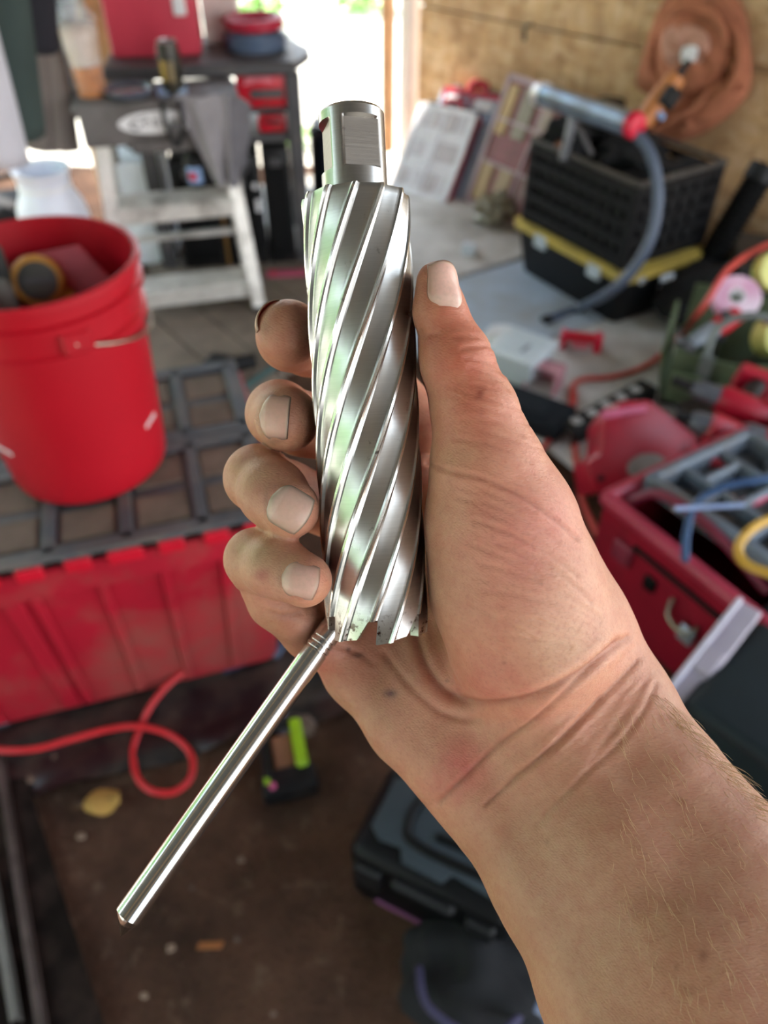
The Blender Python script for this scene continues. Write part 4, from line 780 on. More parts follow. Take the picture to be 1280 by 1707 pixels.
# translucent strip and dark case near the lens
t = thing('acrylic_strip', 'milky translucent plastic strip between the red tool box and the slate case', 'strip', (0, 0, 0))
a, b_ = atz(1128, 1172, .27), atz(1252, 1012, .325); x = (b_-a).normalized(); y = Vector((0, 0, 1)).cross(x).normalized(); M0 = Matrix((x, y, x.cross(y))).transposed().to_4x4(); M0.translation = (a+b_)/2; t.matrix_world = M0
MB().box((0, 0, 0), ((b_-a).length, .040, .010), bev=.003).build('plate', mat('milky_plastic', '#a79ca8', .3, var=.1), t); MB().box((.0, .020, .004), ((b_-a).length, .010, .02), bev=.003).build('lip', mat('milky_lip', '#b9b3c0', .3), t); MB().box((-.02, .0, .007), (.05, .03, .006), bev=.002).build('latch', mat('milky_plastic', '#a79ca8'), t)
t = thing('slate_case', 'dark slate hard case at the right edge beside the forearm', 'case', atz(1310, 1170, .30)+Vector((.06, -.01, -.30)), BRZ+RAD(12))
MB().box((0, 0, .15), (.30, .32, .30), bev=.02, seg=3).build('shell', mat('slate_shell', '#172024', .6, spec=.25, var=.12), t); MB().box((0, 0, .285), (.306, .326, .008), bev=.003).build('seam', BLACKP, t); MB().box((-.06, -.05, .302), (.10, .05, .006), bev=.002).build('plate', mat('slate_plate', '#323d45', .5), t)
# black case with grey emblem plate
bcase = thing('black_tool_case', 'black tool case with a grey plate of curved stripes on the dirt below the wrist', 'case', (0, 0, 0))
pc = atz(722, 1395, .17); BR_ = RAD(-26); bcase.location = (pc.x+.02, pc.y, 0); bcase.rotation_euler = (0, 0, BR_)
MB().box((0, 0, .085), (.26, .165, .17), bev=.022, seg=3).build('shell', mat('case_black', '#060708', .5, var=.2, spec=.2), bcase)
MB().prism([(-.11, -.035), (-.09, -.050), (-.055, -.046), (-.045, -.066), (.02, -.068), (.03, -.050), (.10, -.056), (.113, -.04), (.113, .058), (.085, .072), (-.08, .070), (-.11, .05)], .168, .1745, bev=.002).build('plate', mat('plate_grey', '#333b40', .6, spec=.25, var=.1), bcase)
def stripe(pts, r=.0075): MB().tube(smooth_path([(x, y, .1735) for x, y in pts], 8), r, 8).build('stripe', mat('case_black', '#08090b'), bcase)
stripe([(.10, .052), (-.03, .054), (-.055, .040), (-.058, -.012), (-.03, -.034), (.10, -.033)]); stripe([(.10, .025), (-.01, .025)]); stripe([(.10, -.006), (.02, -.007), (-.012, -.008)])
for x0 in (-.09, .09): MB().box((x0, -.086, .12), (.045, .016, .06), bev=.005).build('latch', BLACKP, bcase)
MB().box((0, -.087, .148), (.10, .018, .02), bev=.006).build('handle', BLACKP, bcase)
MB().box((-.03, -.083, .03), (.10, .006, .008), bev=.002).build('pink_edge', mat('dull_pink', '#7c3d68', .5), bcase)
# green and black battery tool
gl = thing('work_light', 'small black and lime green cordless tool on the dirt beyond the steel rod', 'work light', atz(482, 1300, .0), RAD(14))
MB().box((0, -.02, .022), (.10, .05, .044), bev=.008, seg=2).build('base', BLACKP, gl)
MB().box((.028, .045, .030), (.022, .10, .05), bev=.005).build('green_side', mat('lime', '#8fb41c', .4), gl); MB().box((-.035, .04, .026), (.018, .11, .045), bev=.005).build('frame', BLACKP, gl); MB().box((-.003, .04, .022), (.040, .07, .030), bev=.004).build('lens', mat('brown_lens', '#8a6248', .4), gl); MB().box((0, .10, .024), (.075, .02, .04), bev=.005).build('frame', BLACKP, gl); MB().cyl((-.03, -.03, .044), (-.03, -.03, .049), .006).build('button', mat('pink_button', '#d0628c', .4), gl); MB().box((-.038, -.01, .04), (.012, .03, .012), bev=.003).build('green_clip', mat('lime', '#8fb41c'), gl)
t = thing('crumpled_paper', 'scrap of crumpled pale paper next to the lime green tool', 'paper', atz(470, 1212, .01)); MB().blob((0, 0, .012), (.028, .022, .014), 3, .6, 3, 5).build('scrap', mat('pale_scrap', '#8d8796', .8), t); MB().blob((.035, -.006, .010), (.03, .026, .010), 3, .5, 3, 8).build('fold', mat('brown_scrap', '#6b5a4e', .8), t)
# red cord looped on the dirt
cp = [(-60,1236),(0,1250),(60,1248),(120,1232),(180,1216),(232,1211),(285,1226),(318,1258),(318,1296),(290,1320),(252,1318),(228,1294),(222,1254),(234,1212),(252,1176),(282,1140),(322,1110),(368,1082)]
zs = [.04, .04, .04, .036, .032, .034]+[.012]*7+[.020, .045, .060, .066, .070]; zs[6] = .022
t = thing('air_hose', 'thin bright red hose looped on the dirt in front of the red tote', 'hose', (0, 0, 0))
P = smooth_path([atz(x, y, z) for (x, y), z in zip(cp, zs)], 10); MB().tube(P, .0062, 10).build('tube', mat('vivid_red_hose', '#c9262c', .4, var=.05), t)
d0 = (P[-1]-P[-2]).normalized(); MB().cyl(P[-1]-d0*.005, P[-1]+d0*.02, .008).build('end_fitting', BLACKP, t)
t = thing('maroon_tag', 'small maroon box with a white sticker at the left end of the tote', 'box', atz(12, 1215, .0), RAD(17)); MB().box((-.02, .02, .03), (.07, .05, .06), bev=.006).build('body', mat('dark_maroon', '#6e1830'), t); MB().box((.0, -.0055, .026), (.026, .003, .026), bev=.001).build('sticker', mat('lilac_white', '#a8a3b8', .5), t)
# steel angle bars at the lower left
for i, (a, b_, lab) in enumerate((((-6, 1235), (72, 1730), 'long rusty angle bar at the lower left, inner one of two'), ((-22, 1420), (26, 1700), 'shorter pale angle bar at the lower left edge'))):
    p0, p1 = atz(*a, .02), atz(*b_, .02); t = thing('angle_bar', lab, 'bar', (0, 0, 0), group='angle bars at the lower left'); m = mat('rusty_bar', '#5a4a46', .6, metal=.3, var=.25, dirt='#3a2a24', dirt_amt=.4) if i == 0 else mat('pale_bar', '#6d6862', .55, metal=.3, var=.2)
    MB().beam(p0, p1, .016, .004, bev=.001).build('flange', m, t); MB().beam(p0+Vector((.007, 0, -.008)), p1+Vector((.007, 0, -.008)), .003, .02).build('web', m, t)
t = thing('rubber_mat', 'black rubber mat on the dirt at the lower left under the angle bars', 'mat', (0, 0, 0)); P4 = [atz(-160, 1300, .004), atz(45, 1300, .004), atz(190, 1760, .004), atz(-160, 1760, .004)]
MB().sheet(lambda u, v: tuple((P4[0]*(1-u)+P4[1]*u)*(1-v)+(P4[3]*(1-u)+P4[2]*u)*v+Vector((0, 0, .004*mnoise.noise(Vector((u*5, v*6, 2)))))), 20, 30, .006).build('mat', mat('black_rubber', '#1a1411', .95, spec=.08, var=.25, dirt='#3d302a', dirt_amt=.3), t)
# bluish plastic sheet and black bits at the bottom
t = thing('plastic_sheet', 'creased blue grey plastic sheet on the dirt left of the forearm at the bottom', 'sheet', (0, 0, 0)); P4 = [atz(850, 1560, .05), atz(930, 1560, .06), atz(930, 1790, .03), atz(760, 1790, .02)]
MB().sheet(lambda u, v: tuple((P4[0]*(1-u)+P4[1]*u)*(1-v)+(P4[3]*(1-u)+P4[2]*u)*v+Vector((0, 0, .012*math.sin(u*9+v*3)+.01*mnoise.noise(Vector((u*5, v*6, 2)))))), 24, 24, .002).build('film', mat('blue_grey_film', '#4d5a72', .3, var=.15, dirt='#6b6258', dirt_amt=.25), t)
t = thing('black_bag', 'black fabric bag on the dirt below the black tool case', 'bag', atz(790, 1640, .05), RAD(-20)); MB().blob((0, .02, 0), (.11, .09, .06), 4, .35, 2, 7).build('body', RAGB, t); MB().tube(smooth_path([(-.08, -.02, .04), (-.05, -.07, .07), (.03, -.08, .07), (.07, -.03, .04)], 6), .006, 8).build('strap', mat('indigo_strap', '#3a3552', .7), t)
# stones and a leaf on the dirt
leaf = thing('dry_leaf', 'dry yellow brown leaf on the dirt below the red hose loop', 'leaf', atz(172, 1338, .008), RAD(15)); MB().sheet(lambda u, v: ((u-.5)*.062, (v-.5)*.052*math.sin(math.pi*(.12+.76*u)), .004+.008*math.sin(v*3.1)+.004*math.sin(u*7)), 14, 10, .001).build('blade', mat('leaf_tan', '#a5803c', .8, var=.15), leaf); MB().tube([(-.045, 0, .002), (-.03, .001, .005), (.02, 0, .009)], .0012, 6).build('stem', mat('leaf_stem', '#6e5228', .8), leaf)
STN = [mat('stone_a', '#6f5b4c', .9, var=.2), mat('stone_b', '#86705e', .9, var=.2), mat('stone_c', '#54443a', .9, var=.2)]
for i, (px, py, s, lab) in enumerate(((92, 1262, 14, 'flat pale brown stone just below the left run of the red hose'), (135, 1394, 14, 'round brown stone below the dry leaf'), (135, 1340, 12, 'small stone touching the left side of the dry leaf'), (48, 1300, 16, 'largest stone, beside the angle bars at the left'), (275, 1246, 8, 'tiny stone inside the loop of the red hose'), (288, 1190, 9, 'tiny stone just above the loop of the red hose'), (402, 1433, 11, 'tan stone halfway between the steel rod and the black tool case'), (285, 1580, 14, 'brown stone left of the orange wood chip'), (395, 1565, 10, 'small stone right of the orange wood chip'), (455, 1690, 10, 'small stone at the very bottom near the black fabric bag'), (240, 1660, 12, 'brown stone in the dark dirt at the bottom right of the rubber mat'), (320, 1480, 7, 'tiny brown pebble right of the steel rod tip'))):
    d = 1.45-.3*(py-1200)/500; r_ = s*d/1280*.55; t = MB().blob((0, 0, 0), (r_, r_*.8, r_*.55), 2, .5, 1.8, i).build('stone', STN[i % 3]); t.location = atz(px, py, .004); tag(t, lab, 'stone', 'stones in the dirt')
t = thing('wood_chip', 'small orange wood chip on the dark dirt near the bottom', 'chip', atz(350, 1577, .006), RAD(5)); MB().prism([(-.02, -.004), (.018, -.006), (.022, .004), (-.016, .006)], 0, .006, bev=.001).build('chip', mat('orange_chip', '#8a5224', .8), t)
# ================================================================== outside: shrubs and a pale drive
def leafmat(name, c): return mat(name, c, .6, var=.3, scale=3, bump=0)
LEAF = [leafmat('leaf_green', '#6fae4c'), leafmat('leaf_light', '#9fd070'), leafmat('leaf_dark', '#3f6b34')]
BARK = mat('bark', '#5d4a3a', .9, var=.2)
def shrub(name, label, loc, r, h, n=900, seed=0, m=0, group='shrubs outside the shed', ls=.09):
    rr = random.Random(seed); t = thing(name, label, 'shrub', loc, group=group); b = MB()
    for i in range(n):
        a = rr.uniform(0, 2*math.pi); cz = rr.uniform(-1, 1); q = rr.uniform(.55, 1)**.5; s = math.sqrt(1-cz*cz)
        p = Vector((r*q*s*math.cos(a), r*q*s*math.sin(a), h*.55+h*.47*q*cz)); d = Vector((rr.uniform(-1, 1), rr.uniform(-1, 1), rr.uniform(-.6, .8))).normalized(); e = d.orthogonal().normalized(); w = ls*rr.uniform(.6, 1.2)
        b.add([p, p+d*w*.5+e*w*.28, p+d*w, p+d*w*.5-e*w*.28], [(0, 1, 2, 3)])
    f = b.build('foliage', LEAF[m], t); f['kind'] = 'stuff'; MB().tube(smooth_path([(0, 0, -.03), (.03, 0, h*.3), (-.02, .02, h*.7)], 4), [.03]*8+[.02], 8).build('stem', BARK, t)
for i, (px, py, y, r, h, m, lab) in enumerate(((428, 20, 7.2, .32, .5, 1, 'sunlit shrub beyond the doorway left of the red hose coil'), (600, 6, 7.8, .28, .35, 1, 'low sunlit plant beyond the middle of the doorway'), (487, 196, 4.3, .10, .12, 1, 'tiny bright green tuft outside beside the black cases'), (345, -60, 8.5, .9, 1.4, 0, 'tall green shrub outside behind the red case'))):
    p = aty(px, py, y); shrub('shrub', lab, (p.x, p.y, -.03), r, h, 500 if r > .2 else 120, i, m, ls=.09 if r > .2 else .035)
for i, (x, y) in enumerate(((-5.2, -3.4), (-5.3, -1.2), (-5.2, 1.0), (-5.4, 3.2), (-5.3, 5.4))):
    shrub('hedge_shrub', ['green hedge bush far left, southern end', 'green hedge bush far left, second', 'green hedge bush far left, in the middle', 'green hedge bush far left, fourth', 'green hedge bush far left, beyond the clothes rail'][i], (x, y, -.03), 1.05, 3.5, 2800, 20+i, i % 2, group='hedge left of the shed', ls=.2)
# ================================================================== the hand with the cutter
def camv(px, py, d):
    """camera-space millimetres (x right, y up, z away)"""
    return np.array([(px-640)/FPX*d, (853.5-py)/FPX*d, d])*1000.0
def cam2world(P):
    P = np.asarray(P, dtype=float)/1000.0
    x, y, z = P[..., 0], P[..., 1], P[..., 2]
    return np.stack([x, z*CP + y*SP, CAM_Z - z*SP + y*CP], -1)
CUT0 = camv(585, 189, .2217); CUT1 = camv(629, 1056, .2385); CUT_R = 15.9
CUT_A = (CUT1-CUT0)/np.linalg.norm(CUT1-CUT0)
PIN_R = 4.15
PIN_TOP = camv(572, 1020, .2505); PIN_A0 = PIN_TOP; PIN1 = camv(203, 1541, .2260)

# every chain: (px, py, depth m, radius mm); chains blend inside their group
PALM = [
  # thumb, two chains side by side in depth
  [(727,470,.2165,5.6),(733,520,.2175,6.6),(760,600,.219,9.4),(792,690,.221,11.6),(811,780,.224,15.8),(833,870,.229,22.0),(856,970,.233,25.0),(884,1052,.236,26.5)],
  [(727,474,.2265,5.8),(733,520,.2275,7.0),(758,600,.229,9.8),(790,690,.232,11.8),(815,780,.238,16.2),(845,870,.245,21.0),(880,970,.249,23.0),(930,1060,.250,22.0)],
  # ulnar edge of the palm
  [(640,960,.276,9.0),(606,1110,.2695,13.0),(690,1200,.2600,14.5),(772,1268,.2520,16.5)],
  [(690,1010,.272,12.0),(735,1140,.262,17.0),(830,1210,.2535,21.0)],
  # palm plate behind the cutter
  [(700,800,.278,10.0),(780,1000,.270,16.0),(860,1150,.258,20.0)],
  [(620,900,.278,9.0),(640,1050,.274,11.0),(760,1180,.262,16.0)],
  # wrist and forearm, ulnar / middle / radial
  [(772,1268,.2520,16.5),(838,1330,.2470,18.0),(935,1460,.2375,20.5),(1050,1655,.2245,24.5),(1190,2000,.2000,29.0),(1420,2500,.176,35.0)],
  [(900,1150,.2470,22.0),(925,1235,.2440,21.5),(1020,1390,.2360,25.0),(1150,1580,.2240,30.0),(1400,2000,.2000,37.0),(1700,2500,.176,40.0)],
  [(955,1050,.2450,17.5),(1022,1180,.2440,17.5),(1100,1318,.2380,20.0),(1178,1438,.2310,23.5),(1330,1640,.2170,28.0),(1660,2050,.1950,33.0),(2050,2500,.176,36.0)],
]
FING = {
 'index':  [(710,720,.2800,10.5),(600,600,.2850,11.0),(512,572,.2700,11.0),(485,562,.2530,10.8),(482,555,.2440,10.4)],
 'middle': [(690,820,.2800,10.5),(600,735,.2860,11.0),(502,706,.2720,11.0),(466,690,.2560,10.7),(478,699,.2400,10.2)],
 'ring':   [(660,960,.2800,10.5),(580,860,.2830,10.8),(478,820,.2680,10.6),(430,797,.2475,10.4),(456,823,.2370,10.2),(484,848,.2290,8.8)],
 'little': [(606,1110,.2695,11.0),(520,1052,.2600,9.6),(462,1000,.2520,9.2),(426,932,.2420,9.3),(462,946,.2310,9.2),(508,967,.2235,7.9)],
}
def rcone(P, a, b, ra, rb):
    ba = b-a; l2 = ba@ba
    h = np.clip(((P-a)@ba)/l2, 0, 1)
    return np.linalg.norm(P-a-h[..., None]*ba, axis=-1) - (ra+(rb-ra)*h)
def smin(a, b, k):
    h = np.maximum(k-np.abs(a-b), 0)/k
    return np.minimum(a, b)-h*h*k*.25
HV = 0.62
_lo = np.array([-52., -190., 152.]); _hi = np.array([150., 82., 302.])
_dim = np.ceil((_hi-_lo)/HV).astype(int)
def eval_chain(field, chain, k, margin=12.0):
    pts = [(camv(*c[:3]), c[3]) for c in chain]
    for (a, ra), (b, rb) in zip(pts[:-1], pts[1:]):
        m = margin+max(ra, rb)
        i0 = np.clip(np.floor((np.minimum(a, b)-m-_lo)/HV).astype(int), 0, _dim); i1 = np.clip(np.ceil((np.maximum(a, b)+m-_lo)/HV).astype(int), 0, _dim)
        if (i1 <= i0).any(): continue
        ax = [(_lo[q]+HV*np.arange(i0[q], i1[q])).astype(np.float32) for q in range(3)]
        P = np.stack(np.meshgrid(*ax, indexing='ij'), -1)
        s = (slice(i0[0], i1[0]), slice(i0[1], i1[1]), slice(i0[2], i1[2]))
        field[s] = smin(field[s], rcone(P, a.astype(np.float32), b.astype(np.float32), ra, rb).astype(np.float32), k)
def sub_cyl(field, a, b, r, k=1.2):
    """press the flesh in where the steel bears on it"""
    m = r+6
    i0 = np.clip(np.floor((np.minimum(a, b)-m-_lo)/HV).astype(int), 0, _dim); i1 = np.clip(np.ceil((np.maximum(a, b)+m-_lo)/HV).astype(int), 0, _dim)
    ax = [(_lo[q]+HV*np.arange(i0[q], i1[q])).astype(np.float32) for q in range(3)]
    P = np.stack(np.meshgrid(*ax, indexing='ij'), -1)
    s = (slice(i0[0], i1[0]), slice(i0[1], i1[1]), slice(i0[2], i1[2]))
    field[s] = -smin(-field[s], rcone(P, a.astype(np.float32), b.astype(np.float32), r, r).astype(np.float32), k)
F = np.full(_dim, 25.0, dtype=np.float32)
for i_, ch in enumerate(PALM): eval_chain(F, ch, 5.0 if i_ < 2 else 9.0)
for nm, ch in FING.items():
    G = np.full(_dim, 25.0, dtype=np.float32); eval_chain(G, ch, 3.0, 8.0)
    F = smin(F, G, 2.2 if nm != 'little' else 3.0) if nm in ('little',) else smin(F, G, 1.0)
sub_cyl(F, CUT0, CUT1, CUT_R+.05); sub_cyl(F, PIN_TOP, PIN1, PIN_R+.05)
def f_at(P):
    """trilinear look-up of the hand's distance field"""
    q = (np.asarray(P)-_lo)/HV; i = np.clip(np.floor(q).astype(int), 0, _dim-2); f = q-i
    out = 0
    for dx in (0, 1):
        for dy in (0, 1):
            for dz in (0, 1):
                w = (f[..., 0] if dx else 1-f[..., 0])*(f[..., 1] if dy else 1-f[..., 1])*(f[..., 2] if dz else 1-f[..., 2])
                out = out + w*F[i[..., 0]+dx, i[..., 1]+dy, i[..., 2]+dz]
    return out
def grad(P, e=.8):
    P = np.asarray(P, dtype=float)
    g = np.stack([f_at(P+np.eye(3)[k]*e)-f_at(P-np.eye(3)[k]*e) for k in range(3)], -1)
    return g/np.maximum(np.linalg.norm(g, axis=-1, keepdims=True), 1e-9)
def surface_nets(F):
    S = F < 0
    c = np.zeros(np.array(F.shape)-1, dtype=np.int8)
    for dx in (0, 1):
        for dy in (0, 1):
            for dz in (0, 1): c += S[dx:F.shape[0]-1+dx, dy:F.shape[1]-1+dy, dz:F.shape[2]-1+dz]
    act = (c > 0) & (c < 8); idx = np.full(act.shape, -1, dtype=np.int64); I = np.argwhere(act); idx[act] = np.arange(len(I))
    acc = np.zeros((len(I), 3)); cnt = np.zeros(len(I))
    for a in range(3):
        b, d = [q for q in range(3) if q != a]
        for ob in (0, 1):
            for od in (0, 1):
                p = I.copy(); p[:, b] += ob; p[:, d] += od; q = p.copy(); q[:, a] += 1
                fa = F[p[:, 0], p[:, 1], p[:, 2]]; fb = F[q[:, 0], q[:, 1], q[:, 2]]
                m = (fa < 0) != (fb < 0); t = np.where(m, fa/np.where(m, fa-fb, 1), 0)
                pos = p.astype(float); pos[:, a] += t
                acc[m] += pos[m]; cnt[m] += 1
    V = acc/cnt[:, None]
    faces = []
    for a in range(3):
        b, d = (a+1) % 3, (a+2) % 3
        sl0 = [slice(None)]*3; sl1 = [slice(None)]*3; sl0[a] = slice(0, -1); sl1[a] = slice(1, None)
        E = np.argwhere(S[tuple(sl0)] != S[tuple(sl1)])
        E = E[(E[:, b] > 0) & (E[:, d] > 0) & (E[:, b] < F.shape[b]-1) & (E[:, d] < F.shape[d]-1)]
        ins = S[E[:, 0], E[:, 1], E[:, 2]]
        def g(ob, od):
            p = E.copy(); p[:, b] -= ob; p[:, d] -= od; return idx[p[:, 0], p[:, 1], p[:, 2]]
        q = np.stack([g(1, 1), g(0, 1), g(0, 0), g(1, 0)], 1)
        q[~ins] = q[~ins][:, ::-1]; faces.append(q)
    return V, np.concatenate(faces)
HVt, HF = surface_nets(F)
HP = _lo + HVt*HV
def project(P, it=3):
    for _ in range(it): P = P - grad(P)*np.clip(f_at(P), -1, 1)[..., None]
    return P
# relax once so the voxel grid leaves no steps
_nb = np.zeros_like(HP); _ct = np.zeros(len(HP))
for a_, b_ in ((0, 1), (1, 2), (2, 3), (3, 0)):
    np.add.at(_nb, HF[:, a_], HP[HF[:, b_]]); np.add.at(_ct, HF[:, a_], 1)
HP = .5*HP + .5*_nb/np.maximum(_ct, 1)[:, None]
_inb = np.all((HP > _lo+2) & (HP < _hi-2), axis=1)
HP[_inb] = project(HP[_inb], 1)
HN = grad(HP)
PXY = np.stack([640+FPX*HP[:, 0]/HP[:, 2], 853.5-FPX*HP[:, 1]/HP[:, 2]], 1)   # where each skin point lies on the palm side
front = np.clip(-HN[:, 2]*3+.6, 0, 1)

# creases: (width px, depth mm, polyline)
CREASES = [
 (4, .5, [(712,772),(752,786),(806,798),(860,822),(915,860),(962,898)]),
 (8, 1.0, [(694,1060),(712,1112),(745,1152),(800,1172),(868,1166),(930,1142),(985,1108),(1030,1070)]),
 (5, .6, [(735,1335),(790,1280),(840,1235),(890,1200),(940,1155),(1000,1100),(1046,1062)]),
 (5, .5, [(810,1340),(880,1280),(940,1225),(1030,1135),(1062,1100)]),
 (5, .3, [(895,1375),(970,1295),(1030,1240),(1075,1180),(1092,1140)]),
 (6, .35, [(850,1300),(930,1240),(1000,1165)]),
 (6, .18, [(985,1270),(1040,1190),(1080,1130)]),
 (4, .35, [(772,580),(808,576),(822,580)]), (4, .25, [(778,598),(820,608),(838,622)]), (4, .25, [(784,612),(826,628),(848,650)]),
 (4, .22, [(760,560),(795,562),(812,570)]), (4, .2, [(790,640),(828,652),(852,676)]),
 (4, .3, [(790,868),(850,890),(905,918),(962,960)]), (4, .3, [(830,905),(890,930),(950,972),(985,1003)]),
 (4, .25, [(780,905),(840,930),(900,966)]), (4, .25, [(800,940),(860,955),(930,985),(1000,1030)]),
 (4, .22, [(810,985),(880,995),(950,1012),(1000,1040)]), (4, .2, [(840,1030),(900,1036),(960,1052)]), (4, .2, [(835,1060),(900,1068),(950,1078)]),
 (4, .2, [(760,830),(820,842),(880,872),(930,905)]), (4, .2, [(770,700),(830,705),(872,725)]), (4, .2, [(760,730),(820,742),(885,772)]),
 (5, .3, [(560,1075),(600,1090),(620,1105)]), (6, .4, [(640,1090),(690,1150),(740,1190),(800,1200)]),
 (5, .45, [(445,1018),(470,1026),(500,1022)]), (4, .3, [(400,985),(440,1000),(470,1012)]),
 (5, .3, [(702,548),(690,560),(728,556)]),
]
_rw = random.Random(11)
for _k in range(70):                      # the fine wrinkles across thumb and ball of the thumb
    _y = _rw.uniform(590, 1080); _x = _rw.uniform(735, 800)+max(0, (_y-640))*_rw.uniform(.05, .42); _l = _rw.uniform(40, 120); _s = .18+.35*min(1, max(0, (_y-620)/260))+_rw.uniform(-.08, .08)
    CREASES.append((2.6, _rw.uniform(.07, .17), [(_x, _y), (_x+_l*.5, _y+_l*.5*_s+_rw.uniform(-4, 4)), (_x+_l, _y+_l*_s*1.1)]))
for _k in range(26):                      # and across the inner wrist
    _t = _rw.uniform(0, 1); _x = 770+_t*250; _y = 1330-_t*190+_rw.uniform(-10, 90); _l = _rw.uniform(40, 100)
    CREASES.append((2.8, _rw.uniform(.06, .13), [(_x, _y), (_x+_l*.7, _y-_l*.6)]))
disp = np.zeros(len(HP)); crk = np.zeros(len(HP))
def seg_dist(P, line):
    best = np.full(len(P), 1e9); L = np.array(line, float)
    for a, b in zip(L[:-1], L[1:]):
        ba = b-a; h = np.clip(((P-a)@ba)/(ba@ba), 0, 1); best = np.minimum(best, np.linalg.norm(P-a-h[:, None]*ba, axis=1))
    return best
def dens(line):
    return [(p.x, p.y) for p in smooth_path([(a, b, 0) for a, b in line], 5)]
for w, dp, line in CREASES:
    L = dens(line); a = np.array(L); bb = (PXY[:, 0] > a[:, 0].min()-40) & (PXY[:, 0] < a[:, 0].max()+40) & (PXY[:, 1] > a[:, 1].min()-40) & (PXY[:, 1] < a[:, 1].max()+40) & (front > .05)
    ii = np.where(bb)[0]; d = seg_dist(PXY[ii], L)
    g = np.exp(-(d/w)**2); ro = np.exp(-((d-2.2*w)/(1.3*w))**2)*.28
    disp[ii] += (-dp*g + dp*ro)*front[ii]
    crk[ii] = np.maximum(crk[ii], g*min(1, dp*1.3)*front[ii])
HP = HP + HN*disp[:, None]
# skin colour, blood, calluses, grime, tan; creases darkened, light and shade painted on the thumb
base = np.array(srgb('#ca8f76'))
colr = np.tile(base, (len(HP), 1))
def blotch(px, py, rx, ry, c, a, ang=0.0):
    global colr
    dx, dy = PXY[:, 0]-px, PXY[:, 1]-py; ca, sa = math.cos(ang), math.sin(ang)
    u, v = (dx*ca+dy*sa)/rx, (-dx*sa+dy*ca)/ry
    w = (np.exp(-(u*u+v*v))*a*np.clip(front*1.5, 0, 1))[:, None]
    colr = colr*(1-w)+np.array(srgb(c))*w
tan = np.clip((PXY[:, 0]*.62+PXY[:, 1]*.78-1500)/120, 0, 1)[:, None]      # forearm is browner than the palm
colr = colr*(1-tan)+np.array(srgb('#b58368'))*tan
for b in [(780,640,60,130,'#b85f48',.75),(745,570,50,70,'#ae573f',.75),(727,460,40,50,'#a0502f',.8),(715,520,22,80,'#a45a40',.5),  # thumb redness, with its shaded left side painted darker
          (800,1130,110,60,'#d07b6d',.75),(700,1010,40,120,'#d3a084',.5),(860,930,90,110,'#d88a7e',.6),(905,860,70,40,'#d58a7c',.5),
          (930,1080,60,60,'#e6bd9c',.6),(955,1010,60,90,'#e2b598',.5),(770,1270,40,40,'#cf6f68',.85),(745,1310,40,30,'#c66b60',.6),  # the pale pair paints the highlight on the ball of the thumb
          (525,1110,45,40,'#cf7464',.7),(600,1190,90,60,'#bf9276',.5),(640,1120,80,60,'#b07c62',.5),
          (480,570,60,60,'#b97d66',.8),(450,535,30,40,'#8a5a44',.5),(455,690,45,60,'#a57f68',.75),(500,730,30,30,'#c98a66',.6),(425,800,50,60,'#b08668',.8),
          (450,830,30,25,'#bb6a66',.55),(500,880,40,20,'#c88c72',.6),(430,920,50,40,'#b09070',.8),(437,957,14,10,'#a3504e',.75),(470,990,50,14,'#c08478',.5),
          (530,990,25,30,'#d2916f',.6),(460,1040,40,30,'#a57458',.7),(800,657,7,9,'#7c3a2c',.8),(801,690,10,10,'#a04f40',.4),(765,760,40,20,'#b98a68',.4),
          (440,700,6,24,'#43342a',.6),(450,662,15,6,'#43342a',.5),(456,737,14,6,'#43342a',.5),(444,838,5,24,'#6b5040',.45),(480,812,30,5,'#6b5040',.35),(466,966,5,20,'#7a5848',.4),(440,548,10,30,'#6e4c3a',.4),
          (596,1092,12,5,'#3b2a2a',.85),(581,1083,4,5,'#33262a',.8),(651,1156,11,7,'#4a3a42',.9),(745,1135,4,3,'#7a3f3a',.7),(840,1105,4,3,'#7a3f3a',.5),
          (1172,1592,7,10,'#6a3a22',.8),(1128,1612,4,8,'#7a4830',.7),(912,1404,4,5,'#7d4c3a',.7),(1078,1345,6,4,'#8b4440',.7),(1134,1437,5,5,'#86553a',.5),
          (1080,1500,200,150,'#b48a72',.4),(1150,1300,90,120,'#b5846b',.5),(950,1520,100,150,'#bb957b',.4)]:
    blotch(*b)
cr = np.array(srgb('#7d4234')); colr = colr*(1-crk[:, None]**1.6*.5)+cr*crk[:, None]**1.6*.5  # creases coloured darker and redder
